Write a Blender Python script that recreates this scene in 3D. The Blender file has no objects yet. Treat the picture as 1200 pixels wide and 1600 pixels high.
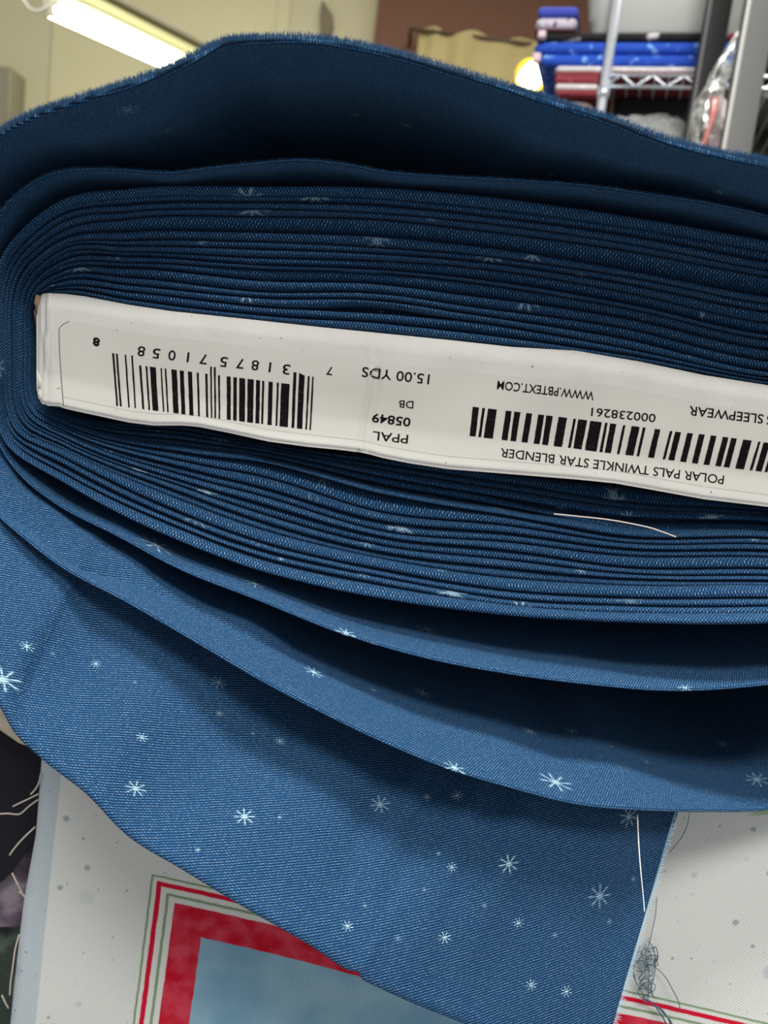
import bpy, math, random
import numpy as np
from mathutils import Vector, Matrix, noise
from mathutils.geometry import tessellate_polygon

C = bpy.context.scene.collection
rnd = random.Random(7)

# ------------------------------------------------------------------ camera
W_, H_, F_ = 1200.0, 1600.0, 1220.0
ROLL, PITCH = math.radians(7.0), math.atan2(180.0, 1220.0)
CAM = Vector((0.0, 0.0, 0.98))
FW = Vector((0, math.cos(PITCH), -math.sin(PITCH)))
U0 = Vector((0, math.sin(PITCH), math.cos(PITCH)))
R0 = Vector((1, 0, 0))
RC = R0 * math.cos(ROLL) + U0 * math.sin(ROLL)
UC = U0 * math.cos(ROLL) - R0 * math.sin(ROLL)
cd = bpy.data.cameras.new('camera')
cd.sensor_fit = 'VERTICAL'; cd.sensor_height = 36.0; cd.sensor_width = 27.0
cd.lens = F_ / H_ * 36.0
cd.clip_start = 0.01
cd.dof.use_dof = True; cd.dof.focus_distance = 0.215; cd.dof.aperture_fstop = 18.0
cam = bpy.data.objects.new('camera', cd); C.objects.link(cam)
m3 = Matrix((RC, UC, -FW)).transposed()
cam.matrix_world = Matrix.Translation(CAM) @ m3.to_4x4()
bpy.context.scene.camera = cam

# ------------------------------------------------------------------ world, lights, exposure
sc = bpy.context.scene
sc.view_settings.view_transform = 'Standard'; sc.view_settings.look = 'None'
sc.view_settings.gamma = 1.0; sc.view_settings.use_curve_mapping = False
sc.view_settings.exposure = 0.0
wd = bpy.data.worlds.new('room_air'); sc.world = wd; wd.use_nodes = True
wd.node_tree.nodes['Background'].inputs[0].default_value = (0.92, 0.95, 1.0, 1)
wd.node_tree.nodes['Background'].inputs[1].default_value = 0.45

def area(name, loc, target, sx, sy, power, col):
    l = bpy.data.lights.new(name, 'AREA'); l.shape = 'RECTANGLE'; l.size = sx; l.size_y = sy
    l.energy = power; l.color = col
    o = bpy.data.objects.new(name, l); C.objects.link(o)
    o.location = loc
    o.rotation_euler = (Vector(target) - Vector(loc)).to_track_quat('-Z', 'Y').to_euler()
    return o
# the shop's ceiling lights above and behind the photographer
area('ceiling_lamp_light', (0.15, -1.0, 2.45), (0.0, 0.2, 0.95), 0.9, 0.35, 31.0, (1.0, 0.97, 0.92))
area('ceiling_lamp_light', (0.10, -0.12, 2.45), (0.0, 0.2, 0.95), 0.42, 0.26, 36.0, (1.0, 0.98, 0.94))
area('ceiling_lamp_light', (0.4, 1.6, 2.55), (0.2, 1.2, 0.9), 1.2, 0.5, 22.0, (1.0, 0.96, 0.88))

# ------------------------------------------------------------------ helpers
def up(px, py, Y):
    d = FW + RC * ((px - W_ / 2) / F_) + UC * ((H_ / 2 - py) / F_)
    return CAM + d * (Y / d.y)

def pj(p):
    q = Vector(p) - CAM
    z = q.dot(FW)
    return (W_ / 2 + F_ * q.dot(RC) / z, H_ / 2 - F_ * q.dot(UC) / z)

def mesh(name, verts, faces, mat=None, parent=None, uvs=None, smooth=True):
    me = bpy.data.meshes.new(name)
    me.from_pydata([tuple(v) for v in verts], [], faces)
    if uvs is not None:
        ul = me.uv_layers.new(name='UVMap')
        idx = np.empty(len(me.loops), dtype=np.int32); me.loops.foreach_get('vertex_index', idx)
        a = np.array([tuple(u) for u in uvs], dtype=np.float32)[idx]
        ul.data.foreach_set('uv', a.ravel())
    if smooth: me.polygons.foreach_set('use_smooth', [True] * len(me.polygons))
    if mat: me.materials.append(mat)
    me.update()
    o = bpy.data.objects.new(name, me); C.objects.link(o)
    if parent: o.parent = parent
    return o

def tag(o, label=None, cat=None, group=None, kind=None):
    if label: o['label'] = label
    if cat: o['category'] = cat
    if group: o['group'] = group
    if kind: o['kind'] = kind
    return o

def thing(name, label, cat, group=None, loc=(0, 0, 0)):
    o = bpy.data.objects.new(name, None); C.objects.link(o); o.location = loc
    o.empty_display_size = 0.02
    return tag(o, label, cat, group)

def loft(rows, closed=False, cap=False, uvo=(0, 0), uvfn=None):
    """rows: list of equally long point lists -> verts, faces, uvs (u along the row, v across, metres)"""
    n = len(rows[0]); V = []; UV = []; Fc = []
    vs = [0.0]
    for a, b in zip(rows[:-1], rows[1:]):
        k = max(1, n // 12)
        vs.append(vs[-1] + sum((b[i] - a[i]).length for i in range(0, n, k)) / len(range(0, n, k)))
    mid = rows[len(rows) // 4]
    us = [0.0]
    for i in range(1, n): us.append(us[-1] + (mid[i] - mid[i - 1]).length)
    for r, v in zip(rows, vs):
        for i, p in enumerate(r):
            V.append(p); UV.append(uvfn(p) if uvfn else (us[i] + uvo[0], v + uvo[1]))
    for r in range(len(rows) - 1):
        for i in range(n - 1 + (1 if closed else 0)):
            j = (i + 1) % n
            Fc.append((r * n + i, r * n + j, (r + 1) * n + j, (r + 1) * n + i))
    if cap:
        Fc.append(tuple(range(n - 1, -1, -1)))
        Fc.append(tuple((len(rows) - 1) * n + i for i in range(n)))
    return V, Fc, UV

def spline(pts, per, closed=False):
    """Catmull-Rom (centripetal-free) through tuples of any length"""
    P = [np.array(p, dtype=float) for p in pts]; n = len(P); out = []
    segs = n if closed else n - 1
    for i in range(segs):
        p1, p2 = P[i], P[(i + 1) % n]
        p0 = P[(i - 1) % n] if closed or i > 0 else 2 * p1 - p2
        p3 = P[(i + 2) % n] if closed or i + 2 < n else 2 * p2 - p1
        d1 = max(np.linalg.norm((p1 - p0)[:2]), 1e-6); d2 = max(np.linalg.norm((p2 - p1)[:2]), 1e-6); d3 = max(np.linalg.norm((p3 - p2)[:2]), 1e-6)
        m1 = ((p1 - p0) / d1 * d2 + (p2 - p1) * d1 / d1) * 0.5 if False else d2 * ((p2 - p1) / d2 * d1 + (p1 - p0) / d1 * d2) / (d1 + d2)
        m2 = d2 * ((p3 - p2) / d3 * d2 + (p2 - p1) / d2 * d3) / (d2 + d3)
        for k in range(per):
            t = k / per; t2 = t * t; t3 = t2 * t
            out.append((2*t3-3*t2+1)*p1 + (t3-2*t2+t)*m1 + (-2*t3+3*t2)*p2 + (t3-t2)*m2)
    if not closed: out.append(P[-1])
    return out

def tube(pts, rad, seg=6):
    """pts: Vector list -> tube geometry; rad scalar or list"""
    V, Fc = [], []; n = len(pts)
    up_ = Vector((0, 0, 1))
    for i, p in enumerate(pts):
        t = (pts[min(i + 1, n - 1)] - pts[max(i - 1, 0)]).normalized()
        a = t.cross(up_)
        if a.length < 1e-3: a = t.cross(Vector((1, 0, 0)))
        a.normalize(); b = t.cross(a)
        r = rad[i] if isinstance(rad, (list, tuple)) else rad
        for k in range(seg):
            th = 2 * math.pi * k / seg
            V.append(p + a * math.cos(th) * r + b * math.sin(th) * r)
    for i in range(n - 1):
        for k in range(seg):
            Fc.append((i*seg+k, i*seg+(k+1)%seg, (i+1)*seg+(k+1)%seg, (i+1)*seg+k))
    Fc.append(tuple(range(seg - 1, -1, -1))); Fc.append(tuple((n-1)*seg+k for k in range(seg)))
    return V, Fc

class MB:
    def __init__(s): s.V = []; s.F = []
    def add(s, V, Fc):
        o = len(s.V); s.V += list(V); s.F += [tuple(i + o for i in f) for f in Fc]; return s
    def box(s, c, h, bev=0.0, M=None):
        """rounded box: centre, half sizes"""
        M = M or Matrix.Identity(3); c = Vector(c)
        b = min(bev, min(h) * 0.95)
        if b <= 0:
            P = [Vector((x*h[0], y*h[1], z*h[2])) for x in (-1,1) for y in (-1,1) for z in (-1,1)]
            return s.add([c + M @ p for p in P], [(0,1,3,2),(4,6,7,5),(0,4,5,1),(2,3,7,6),(0,2,6,4),(1,5,7,3)])
        # outline in xz with rounded corners, lofted in y with rounded ends
        def ring(ins, y):
            R = []
            for cx, cz, a0 in ((1,1,0),(-1,1,90),(-1,-1,180),(1,-1,270)):
                for k in range(4):
                    a = math.radians(a0 + 30 * k)
                    R.append(Vector((cx*(h[0]-b) + math.cos(a)*(b-ins), y, cz*(h[2]-b) + math.sin(a)*(b-ins))))
            return R
        rows = []
        for k in range(4):
            a = math.radians(30 * k); rows.append(ring(b*0.98*(1-math.sin(a)), -h[1] + b*(1-math.cos(a)) if k < 3 else -h[1]+b))
        rows = [ring(b*(1-math.sin(math.radians(a)))*0.98, -h[1] + b*(1-math.cos(math.radians(90-a)) if False else 1-math.sin(math.radians(90-(90-a))) if False else 1-math.cos(math.radians(a)))) for a in (0,30,60,90)]
        rows = []
        for a in (0, 30, 60, 90):
            rows.append(ring(b*0.98*(1-math.sin(math.radians(a))), -h[1] + b*(1-math.cos(math.radians(a)))))
        for a in (90, 60, 30, 0):
            rows.append(ring(b*0.98*(1-math.sin(math.radians(a))), h[1] - b*(1-math.cos(math.radians(a)))))
        V, Fc, _ = loft(rows, closed=True, cap=True)
        return s.add([c + M @ v for v in V], Fc)
    def tube(s, pts, r, seg=6): return s.add(*tube(pts, r, seg))
    def build(s, name, mat, parent=None, smooth=True): return mesh(name, s.V, s.F, mat, parent, smooth=smooth)

# ------------------------------------------------------------------ materials
class NT:
    def __init__(s, name):
        s.m = bpy.data.materials.new(name); s.m.use_nodes = True; s.t = s.m.node_tree
        s.b = s.t.nodes['Principled BSDF']
    def n(s, typ, **k):
        nd = s.t.nodes.new(typ)
        for a, v in k.items(): setattr(nd, a, v)
        return nd
    def l(s, a, b): s.t.links.new(a, b)
    def inp(s, sock, v):
        if isinstance(v, bpy.types.NodeSocket): s.l(v, sock)
        else: sock.default_value = v
    def math(s, op, a, b=0.0, c=0.0):
        nd = s.n('ShaderNodeMath', operation=op); s.inp(nd.inputs[0], a); s.inp(nd.inputs[1], b)
        if op in ('MULTIPLY_ADD', 'SMOOTH_MAX', 'SMOOTH_MIN', 'WRAP'): s.inp(nd.inputs[2], c)
        return nd.outputs[0]
    def mix(s, f, a, b, typ='MIX'):
        nd = s.n('ShaderNodeMix', data_type='RGBA', blend_type=typ); s.inp(nd.inputs[0], f); s.inp(nd.inputs[6], a); s.inp(nd.inputs[7], b)
        return nd.outputs[2]
    def sstep(s, v, a, b, o0=0.0, o1=1.0):
        nd = s.n('ShaderNodeMapRange', interpolation_type='SMOOTHSTEP')
        s.inp(nd.inputs[0], v)
        for i, x in enumerate((a, b, o0, o1)): s.inp(nd.inputs[1 + i], x)
        return nd.outputs[0]
    def noise(s, vec, scale, detail=2.0, rough=0.5):
        nd = s.n('ShaderNodeTexNoise'); nd.inputs['Scale'].default_value = scale
        nd.inputs['Detail'].default_value = detail; nd.inputs['Roughness'].default_value = rough
        if vec is not None: s.l(vec, nd.inputs['Vector'])
        return nd.outputs[0]
    def uv(s):
        return s.n('ShaderNodeUVMap').outputs[0]
    def obj(s):
        return s.n('ShaderNodeTexCoord').outputs['Object']
    def bump(s, h, strength=0.3, dist=0.001):
        nd = s.n('ShaderNodeBump'); nd.inputs['Strength'].default_value = strength; nd.inputs['Distance'].default_value = dist
        s.l(h, nd.inputs['Height']); s.l(nd.outputs[0], s.b.inputs['Normal'])

def rgb(r, g, b):
    f = lambda c: (c/255/12.92) if c/255 <= 0.04045 else ((c/255+0.055)/1.055)**2.4
    return (f(r), f(g), f(b), 1)

def plain(name, col, rough=0.6, metal=0.0, nscale=0, namt=0.1, bump=0.0):
    t = NT(name); t.b.inputs['Roughness'].default_value = rough; t.b.inputs['Metallic'].default_value = metal
    if nscale:
        f = t.noise(t.obj(), nscale, 3.0)
        dark = tuple(c * (1 - namt * 2) for c in col[:3]) + (1,)
        lite = tuple(min(1, c * (1 + namt * 2)) for c in col[:3]) + (1,)
        t.l(t.mix(f, dark, lite), t.b.inputs['Base Color'])
        if bump: t.bump(f, bump, 0.002)
    else: t.b.inputs['Base Color'].default_value = col
    return t.m

def weave_height(t, uv, pitch, diag=0.0, wob=0.06, rowk=0.30, ckk=0.28):
    """woven threads: returns height 0..1 with over/under of two thread sets"""
    nz = t.n('ShaderNodeTexNoise'); nz.inputs['Scale'].default_value = 260; nz.inputs['Detail'].default_value = 2
    t.l(uv, nz.inputs['Vector'])
    sub = t.n('ShaderNodeVectorMath', operation='SUBTRACT'); t.l(nz.outputs['Color'], sub.inputs[0]); sub.inputs[1].default_value = (.5,.5,.5)
    ml = t.n('ShaderNodeVectorMath', operation='MULTIPLY_ADD'); t.l(sub.outputs[0], ml.inputs[0])
    ml.inputs[1].default_value = (pitch*wob*10,)*3; t.l(uv, ml.inputs[2])
    sep = t.n('ShaderNodeSeparateXYZ'); t.l(ml.outputs[0], sep.inputs[0])
    k = 2 * math.pi / pitch
    su = t.math('MULTIPLY', sep.outputs[0], k); sv = t.math('MULTIPLY', sep.outputs[1], k)
    wv = t.math('COSINE', sv)                                        # weft ridges (rows)
    ck = t.math('COSINE', t.math('MULTIPLY_ADD', sv, 0.5 + diag, su))  # over/under along the row
    h = t.math('MULTIPLY_ADD', ck, ckk, t.math('MULTIPLY', wv, rowk))
    return t.math('ADD', h, 0.5)

def star_field(t, uv, scale, rmax=0.2, keep=0.55, seed=0.0):
    """scattered eight-rayed stars and dots, one at most per Voronoi cell"""
    vm = t.n('ShaderNodeVectorMath', operation='MULTIPLY_ADD'); t.l(uv, vm.inputs[0]); vm.inputs[1].default_value = (scale,)*3; vm.inputs[2].default_value = (seed, seed*1.7, 0)
    vo = t.n('ShaderNodeTexVoronoi', voronoi_dimensions='2D'); vo.inputs['Scale'].default_value = 1.0; vo.inputs['Randomness'].default_value = 0.8
    t.l(vm.outputs[0], vo.inputs['Vector'])
    d = t.n('ShaderNodeVectorMath', operation='SUBTRACT'); t.l(vm.outputs[0], d.inputs[0]); t.l(vo.outputs['Position'], d.inputs[1])
    s3 = t.n('ShaderNodeSeparateXYZ'); t.l(d.outputs[0], s3.inputs[0])
    cs = t.n('ShaderNodeSeparateColor'); t.l(vo.outputs['Color'], cs.inputs[0])
    ang = t.math('ARCTAN2', s3.outputs[1], s3.outputs[0])
    ray = t.math('POWER', t.math('ABSOLUTE', t.math('COSINE', t.math('ADD', t.math('MULTIPLY', ang, 4.0), t.math('MULTIPLY', cs.outputs[1], 6.0)))), 6.0)
    R = t.math('MULTIPLY', t.math('POWER', cs.outputs[0], 2.5), rmax)
    rr = t.math('DIVIDE', vo.outputs['Distance'], t.math('ADD', R, 0.012))
    core = t.sstep(rr, 0.50, 0.15)
    arms = t.math('MULTIPLY', t.sstep(rr, 1.0, 0.6), ray)
    m = t.math('MAXIMUM', core, arms)
    return t.math('MULTIPLY', m, t.sstep(cs.outputs[2], 1.0 - keep, 1.0 - keep + 0.3))

_star_grp = None
def star_group():
    global _star_grp
    if _star_grp: return _star_grp
    g = bpy.data.node_groups.new('printed_star', 'ShaderNodeTree'); _star_grp = g
    itf = g.interface
    itf.new_socket('UV', in_out='INPUT', socket_type='NodeSocketVector')
    itf.new_socket('Center', in_out='INPUT', socket_type='NodeSocketVector')
    itf.new_socket('Radius', in_out='INPUT', socket_type='NodeSocketFloat')
    itf.new_socket('Level', in_out='INPUT', socket_type='NodeSocketFloat')
    itf.new_socket('Phase', in_out='INPUT', socket_type='NodeSocketFloat')
    itf.new_socket('Prev', in_out='INPUT', socket_type='NodeSocketFloat')
    itf.new_socket('Mask', in_out='OUTPUT', socket_type='NodeSocketFloat')
    t = NT.__new__(NT); t.t = g
    gi = g.nodes.new('NodeGroupInput'); go = g.nodes.new('NodeGroupOutput')
    d = t.n('ShaderNodeVectorMath', operation='SUBTRACT'); t.l(gi.outputs[0], d.inputs[0]); t.l(gi.outputs[1], d.inputs[1])
    ln = t.n('ShaderNodeVectorMath', operation='LENGTH'); t.l(d.outputs[0], ln.inputs[0])
    s3 = t.n('ShaderNodeSeparateXYZ'); t.l(d.outputs[0], s3.inputs[0])
    ang = t.math('ARCTAN2', s3.outputs[1], s3.outputs[0])
    ray = t.math('POWER', t.math('ABSOLUTE', t.math('COSINE', t.math('MULTIPLY_ADD', ang, 4.0, gi.outputs[4]))), 15.0)
    ray = t.math('MULTIPLY_ADD', ray, 1.0, 0.0)
    nd = t.n('ShaderNodeMath', operation='MULTIPLY_ADD'); 
    rr = t.math('DIVIDE', ln.outputs[1], gi.outputs[2])
    core = t.sstep(rr, 0.42, 0.05)
    arms = t.math('MULTIPLY', t.sstep(rr, 1.05, 0.65), ray)
    m = t.math('MULTIPLY', t.math('MAXIMUM', core, arms), gi.outputs[3])
    t.l(t.math('MAXIMUM', m, gi.outputs[5]), go.inputs[0])
    return g

def blue_cloth(name, pitch=0.00078, stars=None, field=None, diag=0.0, fleck=1.0, seed=0.0, rot=0.0, bumps=0.55, starlev=1.0, rowk=0.30, ckk=0.28):
    """navy-blue printed cotton: woven threads with light flecks, scattered printed stars"""
    t = NT(name); uv = t.uv()
    wuv = uv
    if rot:
        mp = t.n('ShaderNodeMapping'); mp.inputs['Rotation'].default_value = (0, 0, rot); t.l(uv, mp.inputs['Vector']); wuv = mp.outputs[0]
    h = weave_height(t, wuv, pitch, diag, rowk=rowk, ckk=ckk)
    big = t.noise(uv, 40, 2)
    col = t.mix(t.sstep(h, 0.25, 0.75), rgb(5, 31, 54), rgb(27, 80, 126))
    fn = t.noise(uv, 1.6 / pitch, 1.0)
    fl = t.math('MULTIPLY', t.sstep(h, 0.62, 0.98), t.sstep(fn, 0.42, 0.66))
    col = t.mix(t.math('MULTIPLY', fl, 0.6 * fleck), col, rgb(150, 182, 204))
    mask = None
    if stars:
        prev = 0.0
        for (u, v, r, lev, ph) in stars:
            g = t.n('ShaderNodeGroup'); g.node_tree = star_group(); t.l(uv, g.inputs[0])
            g.inputs[1].default_value = (u, v, 0); g.inputs[2].default_value = r; g.inputs[3].default_value = lev; g.inputs[4].default_value = ph
            t.inp(g.inputs[5], prev); prev = g.outputs[0]
        mask = prev
    if field:
        f = star_field(t, uv, *field)
        mask = f if mask is None else t.math('MAXIMUM', mask, f)
    if mask is not None:
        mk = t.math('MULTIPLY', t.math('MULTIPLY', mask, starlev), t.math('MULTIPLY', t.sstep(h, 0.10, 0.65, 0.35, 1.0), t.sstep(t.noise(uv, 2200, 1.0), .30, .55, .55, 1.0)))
        col = t.mix(mk, col, rgb(190, 228, 244))
    t.l(col, t.b.inputs['Base Color'])
    t.b.inputs['Roughness'].default_value = 0.85
    t.b.inputs['Specular IOR Level'].default_value = 0.25
    t.b.inputs['Sheen Weight'].default_value = 0.25; t.b.inputs['Sheen Roughness'].default_value = 0.4
    t.b.inputs['Sheen Tint'].default_value = rgb(110, 165, 220)
    t.bump(h, bumps, 0.0003)
    return t.m

# ------------------------------------------------------------------ the bolt: traced windings
bolt = thing('fabric_bolt', 'thick bolt of navy blue star-print cotton wound on a board, white end label with barcodes', 'fabric bolt')
bolt.location = (0, 0, 0)

# stations: image points of the sixteen folded edges and of the board, outermost first
def vcol(x, ys): return [(x, y) for y in ys]
T1200 = vcol(1200, [373,392,408,422,431,462,474,487,504,522,530,546,564,580,590,596,602])
T980 = vcol(980, [335,354,367,380,390,421,432,444,456,474,481,497,513,530,544,555,563])
T720 = vcol(720, [300,321,333,344,355,380,396,406,415,433,439,459,476,488,500,518,533])
T600 = vcol(600, [291,310,321,333,342,369,387,397,407,422,427,444,459,470,490,505,521])
T400 = vcol(400, [289,305,316,326,337,362,377,389,401,414,420,437,455,465,478,492,501])
T200 = vcol(200, [292,308,319,330,340,361,375,384,393,401,410,418,433,445,455,468,477])
T100 = vcol(100, [307,325,333,343,358,372,382,388,395,405,413,422,430,438,447,453,459])
dt = [68,60,55,49,43,36,31,27,23,20,17,14,11,8.5,6,4,1.5]
DTL = [(72 - t, 461 - t) for t in dt]
L550 = [(x, 550) for x in [-9,-4,1,6,12,20,25,29,33,37,41,44,47,50,52,54,57]]
dbl = [64,56,51,46,40,34,29,25,22,19,16,13,10,8,6,4,1]
DBL = [(70 - t, 628 + t) for t in dbl]
B100 = vcol(100, [757,740,728,716,704,697,690,684,678,673,668,663,659,655,651,648,643])
B300 = vcol(300, [857,832,822,810,790,777,766,757,747,735,724,710,700,690,682,675,667])
B400 = vcol(400, [893,869,857,846,826,813,800,786,773,760,743,722,712,704,699,694,689])
B600 = vcol(600, [939,915,903,892,875,865,853,840,831,816,802,774,758,746,735,726,716])
B800 = vcol(800, [965,949,937,925,905,890,876,862,848,835,822,808,794,780,768,757,741])
B980 = vcol(980, [975,961,947,935,917,905,897,887,869,858,849,839,828,808,795,786,762])
B1200 = vcol(1200, [977,962,948,936,917,908,900,889,871,861,851,841,831,816,806,799,792])
R1 = [(1400 + 0*k, 410 + (628-410) * k / 16.0) for k in range(17)]
RX = [(1560 - 6.2 * k, 700 + 1.0 * k) for k in range(17)]
RB = [(1400, 960 - (960-815) * k / 16.0) for k in range(17)]
ST = [T1200, T980, T720, T600, T400, T200, T100, DTL, L550, DBL, B100, B300, B400, B600, B800, B980, B1200, RB, RX, R1]
#      side weight: 0 = top, 1 = bottom
SIDE = [0, 0, 0, 0, 0, 0, 0.1, 0.25, 0.5, 0.75, 0.9, 1, 1, 1, 1, 1, 1, 0.8, 0.5, 0.2]
PER = 14
depth_top = [0.2310, 0.2335, 0.2335, 0.2345, 0.2350, 0.2350, 0.2362, 0.2365, 0.2380, 0.2372, 0.2385, 0.2378, 0.2382, 0.2380, 0.2390, 0.2386]
depth_bot = [0.2255, 0.2290, 0.2300, 0.2300, 0.2330, 0.2325, 0.2335, 0.2330, 0.2345, 0.2338, 0.2350, 0.2345, 0.2400, 0.2390, 0.2420, 0.2440]
curves = []
for k in range(17):
    pts = [(ST[s][k][0], ST[s][k][1], SIDE[s], s) for s in range(len(ST))]
    curves.append(spline([p[:3] for p in pts], PER, closed=True))
NS = len(curves[0])

def gap_px(k, x, side):
    g = 2.3 + (1.6 if x < 60 and 0.2 < side < 0.8 else 0)
    if side < 0.3 and k == 13: g += 10.5 * math.exp(-((x - 585) / 75.0) ** 2)      # the dark slit above the label
    if side > 0.7:
        sm = lambda a, b: min(1, max(0, (x - a) / (b - a)))
        if k == 11: g += 9 * sm(380, 470) * (1 - sm(780, 900))
        if k == 12: g += 8 * sm(740, 860)
        if k == 0: g += 6 * (1 - sm(520, 760))
        if k == 1: g += 4 * (1 - sm(350, 520))
    return g

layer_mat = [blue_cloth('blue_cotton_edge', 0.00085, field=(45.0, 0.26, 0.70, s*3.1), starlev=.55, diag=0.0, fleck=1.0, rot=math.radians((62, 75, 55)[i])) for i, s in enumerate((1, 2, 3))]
for k in range(16):
    th_rows = []
    A = [(-0.001, 0.060), (0.0, 0.02), (0.0, 0.0030), (0.03, 0.0017), (0.10, 0.0008), (0.25, 0.0002), (0.5, 0.0), (0.75, 0.00015), (0.90, 0.0010), (0.97, 0.0020), (1.0, 0.0040), (1.0, 0.015), (1.0, 0.060)]
    rows = [[] for _ in A]
    for i in range(NS):
        o, n_ = curves[k][i], curves[k + 1][i]
        side = min(1, max(0, o[2]))
        Y = depth_top[k] * (1 - side) + depth_bot[k] * side
        Y += 0.0006 * noise.noise(Vector((i * 0.07, k * 3.3, 0)))
        w = math.hypot(o[0] - n_[0], o[1] - n_[1])
        Y += 0.006 * math.exp(-((side - .5) / .22) ** 2) * (k / 15.0) * (1 if o[0] < 300 else 0)
        amax = max(0.45, 1 - gap_px(k, o[0], side) / max(w, 3.0))
        if w < 5: amax = 0.9
        Y -= 0.0095 * min(1.0, max(0.0, (o[0] - 650) / 520.0)) ** 1.3 * (1 - k / 15.0) * side
        jit = 0.7 * noise.noise(Vector((i * 0.16, k * 7.7, 2.0))) if w > 6 else 0
        # shrink the two innermost windings to nothing past the cut end of the cloth on the right
        for r, (a, dy) in enumerate(A):
            aa = max(0, a) * amax
            px = o[0] + (n_[0] - o[0]) * aa; py = o[1] + (n_[1] - o[1]) * aa + jit * (1 - aa)
            p = up(px, py, Y)
            wide = max(0.0, (w - 13) / 14.0)
            p = p + Vector((0, dy + wide * 0.0035 * max(0, a), 0))
            rows[r].append(p)
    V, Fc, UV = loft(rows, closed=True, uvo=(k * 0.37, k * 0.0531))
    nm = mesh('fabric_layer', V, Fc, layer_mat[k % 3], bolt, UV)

# dark inside of the roll, just behind the folded edges, so nothing is hollow
core_cloth = []
for dy in (0.0, 0.055, 0.45):
    core_cloth.append([up(c[0], c[1], 0.243) + Vector((0, 0.004 + dy, 0)) for c in curves[1]])
ins = [up(c[0] + (600 - c[0]) * 0.02, c[1] + (640 - c[1]) * 0.02, 0.243) + Vector((0, 0.006, 0)) for c in curves[15]]
V, Fc, UV = loft([ins] + core_cloth, closed=True)
roll = mesh('wound_fabric', V, Fc + [tuple(3 * NS + i for i in range(NS))], layer_mat[0], bolt, UV)

# ------------------------------------------------------------------ loose outer windings
def sheet(name, ctrl, tilt, mats, th=0.0011, per=16, outer_len=0.30, fr=None, uvfn=None, wob=0.0, seed=0, disp=None, straight=True, tailfn=None):
    """ctrl: (px,py,Y) of the visible rim, running clockwise as seen; tilt: per control point (px,py,Y) the rim's wall runs to, or None for straight back"""
    cs = spline(ctrl, per)
    rim = [up(c[0], c[1], c[2]) for c in cs]
    tl = []
    for (c, t_) in zip(ctrl, tilt):
        p = up(*c)
        q = up(*t_) if t_ else p + Vector((0, 0.035, 0))
        tl.append(tuple(q - p))
    # resample tilt along the same parameter
    tv = []
    for i in range(len(cs)):
        f = i / per; j = min(int(f), len(ctrl) - 2); u = f - j; u = u*u*(3-2*u)
        a = Vector(tl[j]); b = Vector(tl[j + 1]); tv.append(a * (1 - u) + b * u)
    n = len(rim); nor = []
    for i in range(n):
        t = rim[min(i + 1, n - 1)] - rim[max(i - 1, 0)]
        v = Vector((t.z, 0, -t.x)); nor.append(v.normalized())
    fr = fr or [0.04, 0.06, 0.1, 0.17, 0.26, 0.37, 0.5, 0.64, 0.8, 1.0]
    rows = []
    def path(i, f):
        p = rim[i] + tv[i] * f
        if disp: p = p + disp(i / per, f, nor[i])
        if wob: p = p + nor[i] * (wob * noise.noise(Vector((i / per * 0.9 + seed, f * 1.5, seed))) * min(1, f * 3))
        return p
    back = [0.02, 0.08, 0.3] if straight else [0.01]
    for b in reversed(back): rows.append([path(i, 1.0) + Vector((0, b, 0)) - nor[i]*0.0 for i in range(n)])
    for f in (1.0, 0.6, 0.3, 0.1): rows.append([path(i, f) for i in range(n)])
    for a, dy in ((0.0, .6), (0.12, .2), (0.35, .03), (0.6, .0), (0.85, .15), (1.0, .5)):
        rows.append([rim[i] + nor[i] * (th * a) + tv[i].normalized() * (dy * th) + (disp(i/per, 0, nor[i]) if disp else Vector()) for i in range(n)])
    k0 = len(rows)
    for f in fr: rows.append([path(i, f) + nor[i] * th for i in range(n)])
    for b in back: rows.append([path(i, 1.0) + Vector((0, b, 0)) + nor[i] * th for i in range(n)])
    V, Fc, UV = loft(rows, uvo=(seed, 0.0), uvfn=uvfn)
    # close the two cut ends
    R_ = len(rows)
    o = mesh(name, V, Fc, None, bolt, UV)
    vis = list(range((k0 - 4) * n, R_ * n))
    P2 = np.array([pj(V[i]) for i in vis])
    def find(px, py):
        # nearest quad on the inner face, bilinear by inverse distance of the four nearest vertices
        d = (P2[:, 0] - px) ** 2 + (P2[:, 1] - py) ** 2
        best = np.argsort(d)[:14]
        A_, bu, bv = [], [], []
        for b in best:
            A_.append((1, P2[b, 0] - px, P2[b, 1] - py)); bu.append(UV[vis[b]][0]); bv.append(UV[vis[b]][1])
        A_ = np.array(A_); w = 1 / (np.sqrt(d[best]) + 3)
        cu = np.linalg.lstsq(A_ * w[:, None], np.array(bu) * w, rcond=None)[0]; cv = np.linalg.lstsq(A_ * w[:, None], np.array(bv) * w, rcond=None)[0]
        scale = math.sqrt(abs(cu[1]*cv[2] - cu[2]*cv[1]) + 1e-14)
        return cu[0], cv[0], scale
    mat = mats(find)
    o.data.materials.append(mat)
    return o, rim, nor

def placed(name, stars, **kw):
    def f(find):
        out = []
        for (px, py, r, lev) in stars:
            u, v, s = find(px, py)
            out.append((u, v, max(0.0006, r * s), lev, rnd.uniform(0, 6)))
        return blue_cloth(name, stars=out, **kw)
    return f

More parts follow.
